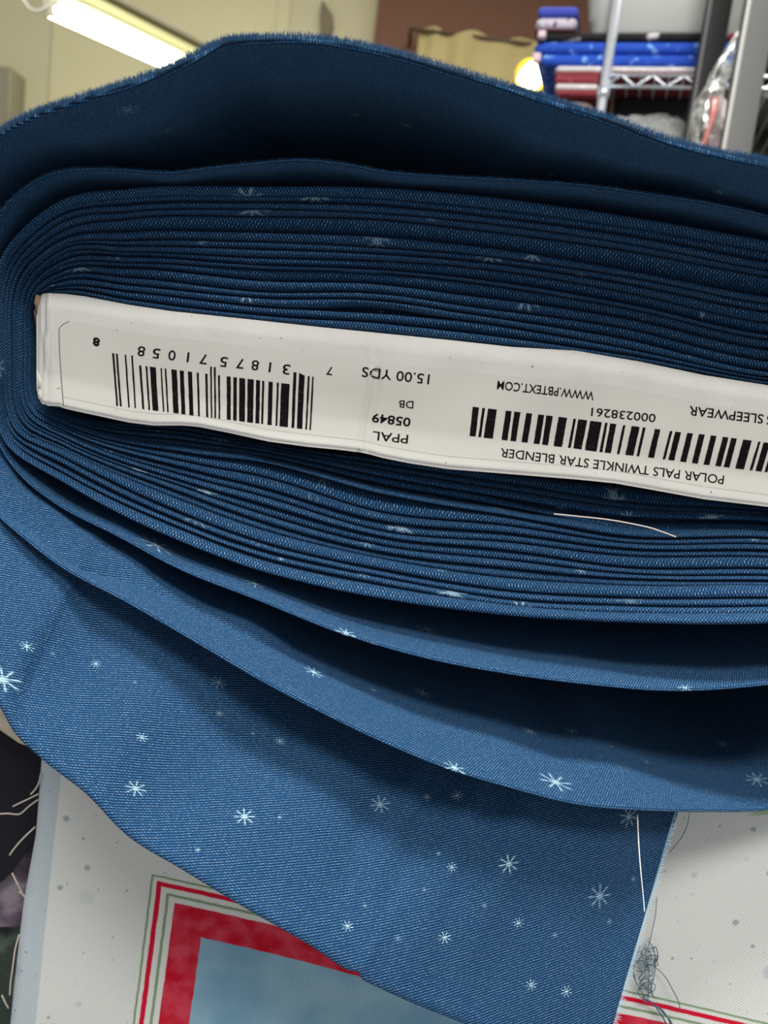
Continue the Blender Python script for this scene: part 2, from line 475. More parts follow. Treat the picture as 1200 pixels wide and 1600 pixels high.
# innermost loose winding: lower rim U
U_ctrl = [(1500,960,.226),(1380,1040,.221),(1200,1072,.2185),(1033,1081,.215),(933,1073,.213),(800,1056,.213),(667,1031,.214),(533,992,.216),(400,939,.2185),(283,893,.220),(183,840,.222),(83,787,.2245),(33,747,.226),(0,703,.228),(-20,640,.229),(-26,560,.230),(-20,470,.2315),(-6,400,.2325)]
sheet('loose_layer', U_ctrl, [None]*len(U_ctrl), placed('blue_cotton_inner', [(245,852,17,.75),(398,912,10,.7),(282,897,6,.6),(667,983,12,.5),(540,990,13,.9),(583,1007,6,.6),(1070,1075,10,.7)]), wob=0.0009, seed=1.0)

# middle loose winding: lower rim V, round the left, upper rim R2
V_ctrl = [(1640,760,.215),(1560,1000,.226),(1400,1190,.228),(1200,1267,.226),(1100,1270,.212),(1000,1268,.1965),(900,1259,.1925),(800,1234,.190),(700,1204,.191),(600,1163,.193),(500,1115,.195),(400,1062,.1975),(300,1003,.201),(200,945,.205),(90,885,.209),(30,838,.212),(0,812,.214),(-40,740,.218),(-62,620,.221),(-58,500,.222),(-36,400,.223),(0,326,.2235),(33,293,.224),(67,273,.2245),(100,263,.225),(150,260,.225),(200,262,.225),(260,266,.225),(333,258,.225),(400,251,.225),(467,246,.225),(530,251,.225),(600,264,.225),(700,272,.225),(800,277,.2245),(933,288,.224),(1033,302,.223),(1100,312,.222),(1200,334,.221),(1400,405,.219),(1560,540,.217),(1640,740,.215)]
def v_disp(s, f, n):
    return n * (-0.0016 * math.exp(-((s - 13.9) / 0.45) ** 2) * math.sin(min(1, f * 2.5) * math.pi / 2))
vsheet, vrim, vnor = sheet('loose_layer', V_ctrl, [None]*len(V_ctrl), placed('blue_cotton_middle', [(68,823,9,.7),(490,1050,11,.95),(660,1083,10,.9),(583,1078,5,.5),(828,1143,8,.8),(893,1143,8,.7),(710,1200,15,.9),(868,1222,19,.85),(995,1122,9,.7),(1130,1163,9,.6),(1183,1218,16,.6),(1010,1190,4,.5),(955,1166,3,.7)]), wob=0.0007, seed=2.0, disp=v_disp)

# outermost winding: cut end hanging lower right, lower edge W, round the left, upper rim R1
W_ctrl = [(930,1690,.190),(830,1652,.188),(720,1601,.184),(640,1569,.180),(560,1531,.175),(480,1479,.172),(370,1415,.172),(280,1360,.174),(200,1311,.176),(130,1241,.178),(65,1190,.180),(20,1146,.183),(0,1110,.185),(-60,1010,.194),(-115,850,.206),(-135,640,.216),(-110,430,.219),(-60,270,.214),(0,203,.208),(50,176,.204),(100,158,.202),(175,134,.200),(250,109,.200),(300,86,.200),(350,62,.200),(400,57,.200),(500,58,.200),(600,76,.200),(700,104,.200),(800,134,.200),(850,150,.200),(940,178,.200),(1050,217,.200),(1150,241,.200),(1200,251,.200),(1400,330,.204),(1600,500,.208),(1660,740,.212)]
W_tilt = [(1068,1243,.222),(975,1247,.208),(850,1227,.205),(775,1198,.209),(700,1166,.215),(630,1126,.223),(540,1078,.2225),(460,1037,.2225),(380,992,.2225),(300,945,.2225),(220,897,.2225),(150,852,.2225),(110,826,.2225),(10,750,.224),(-60,640,.228),None,None,None,None]
W_tilt += [None] * (len(W_ctrl) - len(W_tilt))
def w_disp(s, f, n):
    # soft hanging folds, a pressed crease and a slight belly
    w = max(0.0, min(1.0, (13.5 - s) / 2.5))
    d = -0.0045 * math.sin(min(1, f) * math.pi)
    d += 0.0016 * math.sin(s * 2.1 + f * 4.0) * min(1, f * 4)
    d += -0.0022 * math.exp(-((s - 9.2 - f * 1.8) / 0.55) ** 2) * min(1, f * 4)
    sc_ = 4.1 - f * 1.1
    d += 0.0011 * math.exp(-((s - sc_) / 0.10) ** 2)
    d += 0.0010 * math.exp(-((s - 1.25 - f*.1) / 0.05) ** 2) * min(1, f * 6)
    # R1 wavy underside
    w2 = max(0.0, min(1.0, (s - 17) / 2.0))
    e = 0.0012 * math.sin(s * 1.3) * min(1, f * 2)
    return n * (d * w + e * w2)
a_ = math.radians(19)
def w_uv(p):
    if p.z < CAM.z - 0.035 or p.x < -0.2:
        pass
    x = p.x; z = (p.z - CAM.z) * 1.0 + (p.y - 0.17) * 0.75
    return (x * math.cos(a_) + z * math.sin(a_) + 3.0, -x * math.sin(a_) + z * math.cos(a_) - 1.3 * x * x + 3.0) if p.z < CAM.z else (x, (p.y) + 1.0 + z * 0.1)
W_stars = [(5,1062,24,1),(42,1010,11,1),(150,1037,8,.8),(342,1066,13,.45),(343,1115,7,.6),(437,1158,8,.7),(395,1146,3,.8),(222,1152,9,1),(212,1232,16,.9),(382,1276,16,1),(437,1277,4,.8),(309,1328,5,.9),(594,1257,16,.5),(714,1243,10,.7),(795,1350,26,1),(706,1355,9,.9),(937,1400,20,.6),(695,1465,11,1),(810,1442,9,.9),(830,1539,10,.9),(885,1549,10,.9),(982,1276,17,.85),(667,1245,7,.7),(757,1415,5,.6),(622,1466,6,.5),(867,1461,5,.6),(952,1440,5,.6),(543,1447,10,.9),(990,1373,5,.6),(663,1390,4,.6),(685,1334,4,.9),(570,1415,4,.6),(82,1021,4,.6),(211,1066,4,.4),(635,195,9,.55),(555,178,6,.5),(423,190,6,.5),(200,172,13,.35),(262,203,6,.35),(862,272,8,.5),(1125,300,9,.5)]
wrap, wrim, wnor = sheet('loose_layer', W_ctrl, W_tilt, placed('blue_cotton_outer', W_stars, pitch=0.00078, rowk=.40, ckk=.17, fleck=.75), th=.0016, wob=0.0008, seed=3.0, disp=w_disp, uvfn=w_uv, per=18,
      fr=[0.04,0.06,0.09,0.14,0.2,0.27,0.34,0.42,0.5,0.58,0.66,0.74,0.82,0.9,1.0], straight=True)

# ------------------------------------------------------------------ board, end label, print
def interp(x, pts):
    if x <= pts[0][0]: return pts[0][1]
    for (a, b), (c, d) in zip(pts[:-1], pts[1:]):
        if x <= c:
            t = (x - a) / (c - a); return b + (d - b) * t
    return pts[-1][1]
LT = [(57,478),(60,466),(66,459),(75,458),(100,459),(133,463),(200,476),(267,486),(400,500),(500,511),(600,521),(700,531),(800,542),(900,548),(1000,565),(1100,586),(1200,602),(1400,630),(1500,650)]
LB = [(57,608),(60,622),(66,631),(75,634),(95,635),(99,638),(130,645),(200,660),(240,665),(285,665),(310,667),(360,677),(420,690),(480,698),(540,704),(570,708),(600,716),(640,724),(700,733),(800,741),(900,749),(960,755),(1000,762),(1100,780),(1200,792),(1400,815),(1500,828)]
def labY(px, py):
    t, b = interp(px, LT), interp(px, LB)
    a = (py - t) / (b - t)
    Y = 0.2350
    Y += 0.0030 * max(0, (0.14 - a) / 0.14) ** 2
    Y -= 0.0065 * (max(0, min(a, 0.95) - 0.72) / 0.23) ** 2 + 0.02 * max(0, a - 0.95)
    Y += 0.0020 * max(0, (a - 0.95) / 0.05) ** 2
    if px < 80:
        Y += 0.0040 * ((80 - px) / 23.0) ** 1.2 - 0.0016 * math.exp(-((px - (77 - 10 * a)) / 1.8) ** 2) + 0.0012 * math.exp(-((px - (71 - 8 * a)) / 1.8) ** 2)
    xc = 572 + 8 * math.sin(a * 5)
    Y -= 0.0007 * math.exp(-((px - xc) / 3.5) ** 2) * (1 if 0.3 < a < 1 else 0.3)
    Y += 0.0007 * math.exp(-((px - xc - 9) / 6.0) ** 2) * (1 if 0.3 < a < 1 else 0.3)
    Y += 0.0010 * noise.noise(Vector((px * 0.006, py * 0.012, 4)))
    return Y

pap = NT('white_board_paper'); ob = pap.obj()
f1 = pap.noise(ob, 60, 4); f2 = pap.noise(ob, 900, 2)
sp = pap.noise(ob, 700, 1.0)
c_ = pap.mix(f1, rgb(196, 194, 188), rgb(216, 215, 210))
c_ = pap.mix(pap.sstep(sp, 0.74, 0.80), c_, rgb(120, 112, 105))
pap.l(c_, pap.b.inputs['Base Color']); pap.b.inputs['Roughness'].default_value = 0.85; pap.b.inputs['Specular IOR Level'].default_value = 0.2
pap.bump(f2, 0.25, 0.0003)
stk = NT('sticker_paper'); ob = stk.obj()
c_ = stk.mix(stk.noise(ob, 30, 3), rgb(196, 193, 186), rgb(209, 207, 200))
stk.l(c_, stk.b.inputs['Base Color']); stk.b.inputs['Roughness'].default_value = 0.75; stk.b.inputs['Specular IOR Level'].default_value = 0.25
stk.bump(stk.noise(ob, 500, 2), 0.12, 0.0002)

board = None
M_card = plain('brown_cardboard', rgb(150, 128, 100), 0.8, nscale=200, namt=0.1)
outl = [(x, interp(x, LT)) for x in range(60, 1500, 20)] + [(1505, 740)] + [(x, interp(x, LB)) for x in range(1500, 60, -20)] + [(57.5, 560)]
rows = [[up(x, y, 0.2415) + Vector((0, dy, 0)) for x, y in outl] for dy in (0, 0.02, 0.45)]
V, Fc, UV = loft(rows, closed=True, cap=True)
board = mesh('core_board', V, Fc, M_card, bolt, smooth=False)
V, Fc = tube([up(60, 462, .2395), up(58.5, 474, .239), up(58, 488, .2392), up(58, 510, .240)], [.0008, .0011, .001, .0005], 6)
mesh('torn_board_corner', V, Fc, M_card, board)
# white paper wrapped over the board end
def lab_grid(x0, x1, nx, a0, a1, na, off, wrap_=0.0):
    V, Fc = [], []
    for i in range(nx + 1):
        px = x0 + (x1 - x0) * i / nx
        t, b = interp(px, LT), interp(px, LB)
        for j in range(na + 1):
            a = a0 + (a1 - a0) * j / na
            py = t + (b - t) * a
            V.append(up(px, py, labY(px, py) - off))
    for i in range(nx):
        for j in range(na):
            k = i * (na + 1) + j
            Fc.append((k, k + 1, k + na + 2, k + na + 1))
    return V, Fc
V, Fc = lab_grid(57, 1500, 480, 0, 1, 44, 0.0)
# turn the paper back over the top and bottom edges of the board
NA = 45
for side_j in (0, 44):
    base = len(V)
    for i in range(481):
        V.append(V[i * NA + side_j] + Vector((0, 0.012, 0)))
    for i in range(480):
        Fc.append((i * NA + side_j, (i + 1) * NA + side_j, base + i + 1, base + i))
base = len(V)
for j in range(NA): V.append(V[j] + Vector((0.0, 0.012, 0)))
for j in range(NA - 1): Fc.append((j, j + 1, base + j + 1, base + j))
endp = mesh('end_paper', V, Fc, pap.m, board); tag(endp, 'white paper folded over the board end')

# the sticker with its rounded corner
SO = 0.00018
V, Fc = [], []
NX, NJ = 430, 30
def st_left(a): return 92 + 7.5 * max(0, (a - 0.15)) ** 1.6 + (16 * max(0, 1 - a / 0.14) ** 2)
for i in range(NX + 1):
    for j in range(NJ + 1):
        a = 0.235 + (0.90 - 0.235) * j / NJ
        aa = (a - 0.235) / (0.9 - 0.235)
        x0 = st_left(aa)
        px = x0 + (1500 - x0) * i / NX
        t, b = interp(px, LT), interp(px, LB)
        py = t + (b - t) * a
        if i == 0: px -= 0
        V.append(up(px, py, labY(px, py) - SO))
for i in range(NX):
    for j in range(NJ):
        k = i * (NJ + 1) + j; Fc.append((k, k + 1, k + NJ + 2, k + NJ + 1))
base = len(V)
for j in range(NJ + 1): V.append(V[j] + Vector((-0.0001, 0.0005, 0)))
for j in range(NJ): Fc.append((j, base + j, base + j + 1, j + 1))
stick = mesh('label_sticker', V, Fc, stk.m, board)
# thin grey tube painting in the shadow line along the sticker's left edge
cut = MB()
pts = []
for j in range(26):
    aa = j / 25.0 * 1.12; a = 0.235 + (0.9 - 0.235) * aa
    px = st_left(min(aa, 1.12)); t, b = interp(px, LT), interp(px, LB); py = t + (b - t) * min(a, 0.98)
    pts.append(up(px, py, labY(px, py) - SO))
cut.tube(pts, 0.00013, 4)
cut.build('sticker_edge_shadow', plain('sticker_edge_shadow_grey', rgb(120, 116, 112), 0.9), board)

ink = NT('black_print'); ob = ink.obj()
mx = ink.mix(ink.sstep(ink.noise(ob, 2600, 1.5), 0.66, 0.74), rgb(14, 10, 14), rgb(90, 80, 78))
ink.l(mx, ink.b.inputs['Base Color']); ink.b.inputs['Roughness'].default_value = 0.8; ink.b.inputs['Specular IOR Level'].default_value = 0.1
INK = ink.m
def labP(px, py, off): return up(px, py, labY(px, py) - off)

def quad_bar(V, Fc, tl, tr, br, bl, n=7):
    b = len(V)
    for j in range(n + 1):
        t = j / n
        l = (tl[0] + (bl[0]-tl[0])*t, tl[1] + (bl[1]-tl[1])*t); r = (tr[0] + (br[0]-tr[0])*t, tr[1] + (br[1]-tr[1])*t)
        jl, jr = rnd.uniform(-.25, .25), rnd.uniform(-.25, .25)
        V.append(labP(l[0] + jl, l[1], SO + 0.00012)); V.append(labP((l[0]+r[0])/2, (l[1]+r[1])/2, SO + 0.00012)); V.append(labP(r[0] + jr, r[1], SO + 0.00012))
    for j in range(n):
        k = b + 3 * j
        Fc.append((k, k+1, k+4, k+3)); Fc.append((k+1, k+2, k+5, k+4))

# first barcode
bars1 = [(86,97,1),(106,117,1),(153,162,1),(188,197,1),(231,243,0),(265,275,0),(288,320,0),(345,353,0),(368,377,0),(403,433,0),(448,470,0),(492,515,0),(540,551,0),(585,597,0),(611,620,1),(631,641,1),(654,664,0),(700,722,0),(735,755,0),(768,800,0),(812,845,0),(858,880,0),(890,902,0),(925,948,0),(969,980,0),(992,1038,0),(1058,1074,1),(1088,1118,1),(1135,1145,1),(1158,1167,1)]
V, Fc = [], []
def c3(x, y): return (150 + x / 3.4286, 500 + y / 3.4286)
for a, b, tall in bars1:
    def top(x):
        u = (x - 90) / 1077.0
        if tall: return 178 + (304 - 178) * u + (10 if 600 < x < 650 else 0) - (12 if 1040 < x < 1090 else 0)
        return 243 + (x - 235) * (340 - 243) / 775.0
    def bot(x):
        u = (x - 90) / 1077.0; return (112 + (1152 - 112) * u - (0.5 * 0), 460 + (590 - 460) * u ** 1.0)
    def bx(x): return bot(x)
    t0, t1 = top(a), top(b)
    # the bars lean: x at the top of a short bar moves part of the way towards its foot
    quad_bar(V, Fc, c3(a, t0), c3(b, t1), c3(*bx(b)), c3(*bx(a)))
mesh('barcode', V, Fc, INK, board, smooth=False)

# second barcode
b4 = [((155,195),(135,172)),((215,232),(190,207)),((250,305),(223,280)),((362,398),(335,372)),((415,453),(390,425)),((490,527),(460,497)),((565,602),(535,572)),((615,655),(588,625)),((692,745),(660,712)),((785,800),(750,768)),((815,870),(783,835)),((890,962),(855,928)),((982,998),(947,965)),((1015,1052),(980,1018)),((1095,1110),(1055,1072))]
b5 = [((178,238),(130,190)),((262,282),(215,235)),((352,393),(300,345)),((465,483),(410,430)),((505,548),(453,497)),((595,637),(542,587)),((683,727),(630,673)),((773,815),(717,760)),((862,905),(805,848)),((925,968),(868,910)),((1015,1078),(955,1020)),((1128,1145),(1062,1083)),((1168,1215),(1107,1153)),((1240,1258),(1175,1195)),((1280,1340),(1215,1275)),((1375,1395),(1310,1330)),((1430,1475),(1360,1405))]
bars2 = [((700+a/4, 700+b/4), (700+c/4, 700+d/4)) for (a, b), (c, d) in b4] + [((950+a/4.8, 950+b/4.8), (950+c/4.8, 950+d/4.8)) for (a, b), (c, d) in b5]
TY = [(738.75,635.5),(790,641.5),(825,645.5),(875,651.5),(912,656),(954,661.5),(977,664.5),(1000,667),(1027,670.5),(1064,675.5),(1101,679),(1138,683.5),(1175,688.5),(1200,692),(1300,705)]
BY = [(734,681),(787,687.5),(819,691),(870,697.5),(900,700.7),(922,704.5),(950,707.5),(965,709.5),(990,712),(1022,715.6),(1053,719.6),(1090,724.5),(1126,728.7),(1162,733.4),(1188,736.5),(1300,750)]
V, Fc = [], []
for (a, b), (c, d) in bars2:
    quad_bar(V, Fc, (a, interp(a, TY)), (b, interp(b, TY)), (d, interp(d, BY)), (c, interp(c, BY)))
mesh('barcode', V, Fc, INK, board, smooth=False)

# lettering (upside down on the label, as the bolt lies)
def lettering(txt, start, end, h, name='printed_text', bold=0.006):
    cu = bpy.data.curves.new('t', 'FONT'); cu.body = txt; cu.size = 1.0; cu.resolution_u = 3; cu.offset = bold
    o = bpy.data.objects.new('t', cu); C.objects.link(o)
    bpy.context.view_layer.update()
    dg = bpy.context.evaluated_depsgraph_get(); me = o.evaluated_get(dg).to_mesh()
    co = [v.co.copy() for v in me.vertices]; fs = [tuple(p.vertices) for p in me.polygons]
    o.evaluated_get(dg).to_mesh_clear(); bpy.data.objects.remove(o); bpy.data.curves.remove(cu)
    x0 = min(c.x for c in co); x1 = max(c.x for c in co); cap = 0.70
    dx, dy = end[0] - start[0], end[1] - start[1]; L = math.hypot(dx, dy)
    ux, uy = dx / L, dy / L
    vx, vy = -uy, ux                     # letters' up: towards the picture's bottom
    if vy < 0: vx, vy = -vx, -vy
    V = []
    for c in co:
        s = (c.x - x0) / (x1 - x0) * L; t = c.y / cap * h - h / 2
        V.append(labP(start[0] + ux * s + vx * t, start[1] + uy * s + vy * t, SO + 0.00012))
    return V, fs
# start = right-hand end (where reading begins), end = left-hand end, both at mid letter height
def put(items):
    V, Fc = [], []
    for it in items:
        v, f = lettering(*it); o = len(V); V += v; Fc += [tuple(i + o for i in x) for x in f]
    mesh('printed_text', V, Fc, INK, board, smooth=False)
def digit(ch, cx, cy, w=11.5, h=15.5): 
    return (ch, (cx + w / 2, cy + w * 0.06), (cx - w / 2, cy - w * 0.06), h)
dg_ = [('3',1020,265),('1',932,253),('8',853,243),('7',772,234),('5',685,225),('7',575,210),('1',493,200),('0',407,190),('5',323,180),('8',243,168)]
put([digit(c, 150 + x/3.4286, 500 + y/3.4286, 3.2 if c == '1' else 11.5) for c, x, y in dg_] + [digit('7', 515, 579.5, 9, 13), digit('8', 151, 535, 10, 12), digit('8', 150, 533.5, 10, 12)])
put([('15.00 YDS', (671, 593), (565.5, 581), 15.5)])
put([('DB', (646, 632.7), (623.3, 631), 11.5)])
put([('05849', (641.5, 660.2), (581.5, 652.7), 13.5, 't', 0.018)])
put([('PPAL', (637.5, 686.5), (582, 680.6), 14)])
put([('WWW.PBTEXT.COM', (928, 618.5), (777, 601.5), 13.5, 't', 0.008)])
put([('000238261', (1024.5, 653.6), (924, 643.5), 13)])
put([('POLAR PALS TWINKLE STAR BLENDER', (1131, 750), (782, 707), 14)])
put([('SLEEPWEAR', (1192.7, 655.0), (1077, 641.5), 14.5)])
put([('S', (1208.5, 657.2), (1198, 656), 14.5)])

# ------------------------------------------------------------------ fuzz on the rims
def fuzz(name, rim, nor, mat, n, length, width, rng, out=1.0, seed=1, parent=bolt):
    r_ = random.Random(seed); V, Fc = [], []
    for _ in range(n):
        f = r_.uniform(*rng) ; i = int(f); i = min(max(i, 0), len(rim) - 2); u = f - i
        p = rim[i] * (1 - u) + rim[i + 1] * u; no = nor[i]
        tg = (rim[i + 1] - rim[i]).normalized()
        p = p + no * r_.uniform(-0.0001, 0.0009) + Vector((0, r_.uniform(0, 0.0008), 0))
        d = (-no * r_.uniform(0.15, 1.0) * out + Vector((0, -1, 0)) * r_.uniform(0.1, 1.0) + tg * r_.uniform(-0.7, 0.7)).normalized()
        L = length * r_.uniform(0.4, 1.25); w = tg * width
        b = len(V); V += [p - w, p + w, p + d * L * 0.6 + w * 0.6 + tg * L * 0.1, p + d * L + tg * L * 0.15]
        Fc += [(b, b + 1, b + 2, b + 3)]
    return tag(mesh(name, V, Fc, mat, parent, smooth=False), kind='stuff')
M_fuzz = plain('backlit_blue_fibre', rgb(74, 122, 160), 0.9)  # fibres paler than the cloth: light from behind painted into their colour
M_frayw = plain('pale_fray', rgb(170, 205, 225), 0.9)
i0, i1 = 18 * 17.5, 18 * 35
fuzz('edge_fuzz', vrim, vnor, M_fuzz, 2200, 0.0004, 0.00004, (16 * 19, 16 * 38), seed=4)
fuzz('edge_fuzz', wrim, wnor, M_fuzz, 15000, 0.0014, 0.00005, (i0, i1), seed=3)

# pale frayed ticks down the cut end of the hanging cloth
e0, e1 = up(930, 1690, .166), up(1072, 1216, .224)
V, Fc = [], []
r_ = random.Random(5)
for k in range(240):
    f = k / 240.0
    px, py = 1056 + (960 - 1056) * (f * 1.25), 1268 + (1600 - 1268) * (f * 1.25)
    t_ = f * 1.25
    Y = .216 + (.193 - .216) * t_
    p = up(px - 1.5, py, Y - 0.0012)
    L = r_.uniform(0.0006, 0.0017)
    d = Vector((1, -0.2, 0.15 + r_.uniform(-.35, .2))).normalized()
    w = Vector((0, 0, 0.00011))
    b = len(V); V += [p - w, p + d * L - w * .5, p + d * L + w * .5, p + w]; Fc.append((b, b + 1, b + 2, b + 3))
tag(mesh('cut_edge_fray', V, Fc, M_frayw, bolt, smooth=False), kind='stuff')

# ------------------------------------------------------------------ loose threads
def thread(label, pts, rad, mat, group=None, per=8, parent=None, name='loose_thread'):
    P = [up(*p[:3]) for p in spline(pts, per)]
    V, Fc = tube(P, rad, 5)
    o = mesh(name, V, Fc, mat, parent)
    if not parent: tag(o, label, 'thread', group)
    return o
M_tw = plain('white_thread', rgb(232, 232, 226), 0.7)
M_tg = plain('blue_grey_thread', rgb(96, 122, 138), 0.7)
M_tc = plain('cream_thread', rgb(214, 200, 190), 0.7)
thread('pale thread lying across the wound layers just below the white label', [(865,803,.2262),(905,807,.2258),(950,812,.2252),(985,818,.2250),(1020,826,.2246),(1040,833,.2246),(1056,839,.2248)], 0.00022, M_tc)
# ------------------------------------------------------------------ printed white panel hanging over the table edge
PY = 0.250
ZT = CAM.z - 0.1120
def pl(px, py): p = up(px, py, PY); return (p.x, p.z)
t = NT('printed_white_cotton'); uv = t.uv()
sep = t.n('ShaderNodeSeparateXYZ'); t.l(uv, sep.inputs[0]); ux, uz = sep.outputs[0], sep.outputs[1]
wob = t.math('MULTIPLY', t.math('SUBTRACT', t.noise(uv, 220, 2), 0.5), 0.0006)
def line(p, q, inside):
    """signed distance (m), positive on the side of 'inside' (all in picture points on the panel)"""
    a, b, c = Vector(pl(*p)), Vector(pl(*q)), Vector(pl(*inside))
    d = (b - a).normalized(); n = Vector((-d.y, d.x))
    if (c - a).dot(n) < 0: n = -n
    k = a.dot(n)
    return t.math('SUBTRACT', t.math('ADD', t.math('MULTIPLY', ux, n.x), t.math('MULTIPLY', uz, n.y)), k)
ins_ = (500, 1560)
dl = line((237, 1365), (207, 1600), ins_)
dtp = line((237, 1365), (1025, 1558), ins_)
d = t.math('ADD', t.math('MINIMUM', dl, dtp), wob)
S = PY / F_ * 1.02
dn = t.math('DIVIDE', d, 130 * S)
cr = t.n('ShaderNodeValToRGB'); cr.color_ramp.interpolation = 'LINEAR'
WH, GR, RD, BL = rgb(232, 234, 228), rgb(140, 165, 132), rgb(222, 14, 56), rgb(146, 192, 218)
E = [(0, None), (0.2, WH), (3.8, GR), (8, WH), (20, RD), (29, WH), (34, GR), (43, WH), (92, RD)]
els = cr.color_ramp.elements; els[0].position = 0.0; els[0].color = GR; els[1].position = 1.0; els[1].color = BL
def ramp(a, ca):
    e = els.new(a / 130.0); e.color = ca
for x, ca in ((3.4, GR), (4.4, WH), (10, WH), (11, RD), (18.6, RD), (19.6, WH), (28, WH), (29.4, GR), (33, GR), (34.4, WH), (43, WH), (44.5, RD), (95.5, RD), (97, BL)): ramp(x, ca)
t.l(dn, cr.inputs[0])
red_n = t.noise(uv, 110, 3)
redcol = t.mix(t.sstep(red_n, 0.35, 0.68), rgb(208, 10, 44), rgb(226, 74, 96))
isred = t.math('MULTIPLY', t.sstep(dn, 43.5/130, 45/130), t.sstep(dn, 97/130, 95.5/130))
frame = t.mix(isred, cr.outputs[0], redcol)
bluen = t.mix(t.sstep(t.noise(uv, 45, 3), 0.3, 0.75), rgb(132, 178, 206), rgb(164, 202, 220))
frame = t.mix(t.sstep(dn, 95.5/130, 97/130), frame, bluen)
# ground: off-white with blue-grey watercolour spots and a bluish selvage band on the left
ground = t.mix(t.noise(uv, 30, 3), rgb(222, 225, 222), rgb(236, 237, 233))
sel = line((98, 1210), (58, 1600), (20, 1400))
ground = t.mix(t.sstep(t.math('ADD', sel, wob), 0.0, 0.0006), ground, rgb(198, 209, 216))
vo = t.n('ShaderNodeTexVoronoi', voronoi_dimensions='2D'); vo.inputs['Scale'].default_value = 115; t.l(uv, vo.inputs['Vector'])
vcs = t.n('ShaderNodeSeparateColor'); t.l(vo.outputs['Color'], vcs.inputs[0])
rr = t.math('MULTIPLY_ADD', t.math('POWER', vcs.outputs[0], 4.0), 0.13, 0.045)
sd = t.math('ADD', vo.outputs['Distance'], t.math('MULTIPLY', t.math('SUBTRACT', t.noise(uv, 900, 2), 0.5), 0.09))
spot = t.math('MULTIPLY', t.sstep(t.math('DIVIDE', sd, rr), 1.05, 0.65), t.sstep(vcs.outputs[1], 0.35, 0.75, 0.0, 0.6))
ground = t.mix(spot, ground, rgb(120, 142, 158))
vo2 = t.n('ShaderNodeTexVoronoi', voronoi_dimensions='2D'); vo2.inputs['Scale'].default_value = 38; t.l(uv, vo2.inputs['Vector'])
v2 = t.n('ShaderNodeSeparateColor'); t.l(vo2.outputs['Color'], v2.inputs[0])
ground = t.mix(t.math('MULTIPLY', t.sstep(t.math('ADD', vo2.outputs['Distance'], t.math('MULTIPLY', t.noise(uv, 300, 2), 0.1)), 0.19, 0.12), t.sstep(v2.outputs[0], 0.5, 0.9, 0.0, 0.42)), ground, rgb(150, 170, 186))
col = t.mix(t.math('GREATER_THAN', dn, 0.0), ground, frame)
# a green printed line of the next motif, far right top
g2 = line((1140, 1274), (1260, 1262), (1180, 1200))
g2m = t.math('MULTIPLY', t.sstep(g2, -0.0014, -0.0006), t.sstep(ux, pl(1165, 1270)[0], pl(1185, 1270)[0]))
col = t.mix(t.math('MULTIPLY', g2m, 0.8), col, rgb(165, 195, 135))
mpv = t.n('ShaderNodeMapping'); mpv.inputs['Rotation'].default_value = (0, 0, math.radians(-38)); t.l(uv, mpv.inputs['Vector'])
h = weave_height(t, mpv.outputs[0], 0.00095, diag=0.5, rowk=.42, ckk=.08)
col = t.mix(t.sstep(h, 0.60, 0.10, 0.0, 0.34), col, t.mix(1.0, col, rgb(150, 160, 155), 'MULTIPLY'))
t.l(col, t.b.inputs['Base Color']); t.b.inputs['Roughness'].default_value = 0.85; t.b.inputs['Specular IOR Level'].default_value = 0.2
t.bump(h, 0.4, 0.00025)
M_panel = t.m

panel_edge = [(pl(x, y)[1], pl(x, y)[0]) for x, y in ((76, 1110), (65, 1190), (62, 1240), (58, 1300), (50, 1345), (40, 1400), (34, 1450), (25, 1530), (18, 1600), (8, 1750))]
panel_edge = sorted(panel_edge)
def drape(name, label, x_left, x_right, ytop, zt, zb, mat, cat='fabric', amp=0.0012, sd=0, nx=120, th=0.0006, hem=None, kx=60.0):
    """cloth lying back over the table top and hanging down in front of it"""
    rows = []; uvr = []
    prof = []
    R = 0.010
    for k in range(7): prof.append((0.40 + (R - 0.40) * k / 6.0, 0.0, 0))              # distance behind the front plane, drop
    for k in range(1, 9):
        a = math.pi / 2 * k / 8; prof.append((R - R * math.sin(a), R - R * math.cos(a), 0))
    nd = 34
    for k in range(1, nd + 1): prof.append((0.0, R + (zt - zb - R) * k / nd, k / nd))
    V, UV = [], []
    for (bk, drop, kk) in prof:
        z = zt - drop
        xl = x_left(z) if callable(x_left) else x_left
        for i in range(nx + 1):
            u = i / nx; x = xl + (x_right - xl) * u
            zz = z
            if hem and kk > 0: zz = max(z, hem(x))
            rip = (amp * math.sin(x * kx + sd + drop * 9) + amp * 0.8 * noise.noise(Vector((x * 22, zz * 14, sd)))) * min(1, max(0, drop - R) * 25)
            V.append(Vector((x, ytop + bk + rip, zz))); UV.append((x, z - (bk if drop < R else 0)))
    n = nx + 1; m = len(V); Fc = []
    for r in range(len(prof) - 1):
        for i in range(nx):
            Fc.append((r*n+i, (r+1)*n+i, (r+1)*n+i+1, r*n+i+1))
    # give it thickness
    V2 = [v + Vector((0, th if j // n > 6 else 0, -th if j // n < 15 else 0)) for j, v in enumerate(V)]
    F2 = [tuple(m + i for i in reversed(f)) for f in Fc]
    E_ = []
    for r in range(len(prof) - 1):
        E_.append((r*n, m + r*n, m + (r+1)*n, (r+1)*n)); E_.append(((r+1)*n-1+0, (r+2)*n-1, m+(r+2)*n-1, m+(r+1)*n-1))
    for i in range(nx):
        a = (len(prof)-1)*n + i; E_.append((a, m + a, m + a + 1, a + 1))
    o = mesh(name, V + V2, Fc + F2 + E_, mat, None, UV + UV)
    return tag(o, label, cat)
panel = drape('printed_fabric', 'off-white speckled fabric panel with red and green frame lines hanging under the blue bolt', lambda z: interp(z, panel_edge), 0.36, PY, ZT, CAM.z - 0.30, M_panel, amp=0.0011, kx=34, sd=1.3, nx=160)

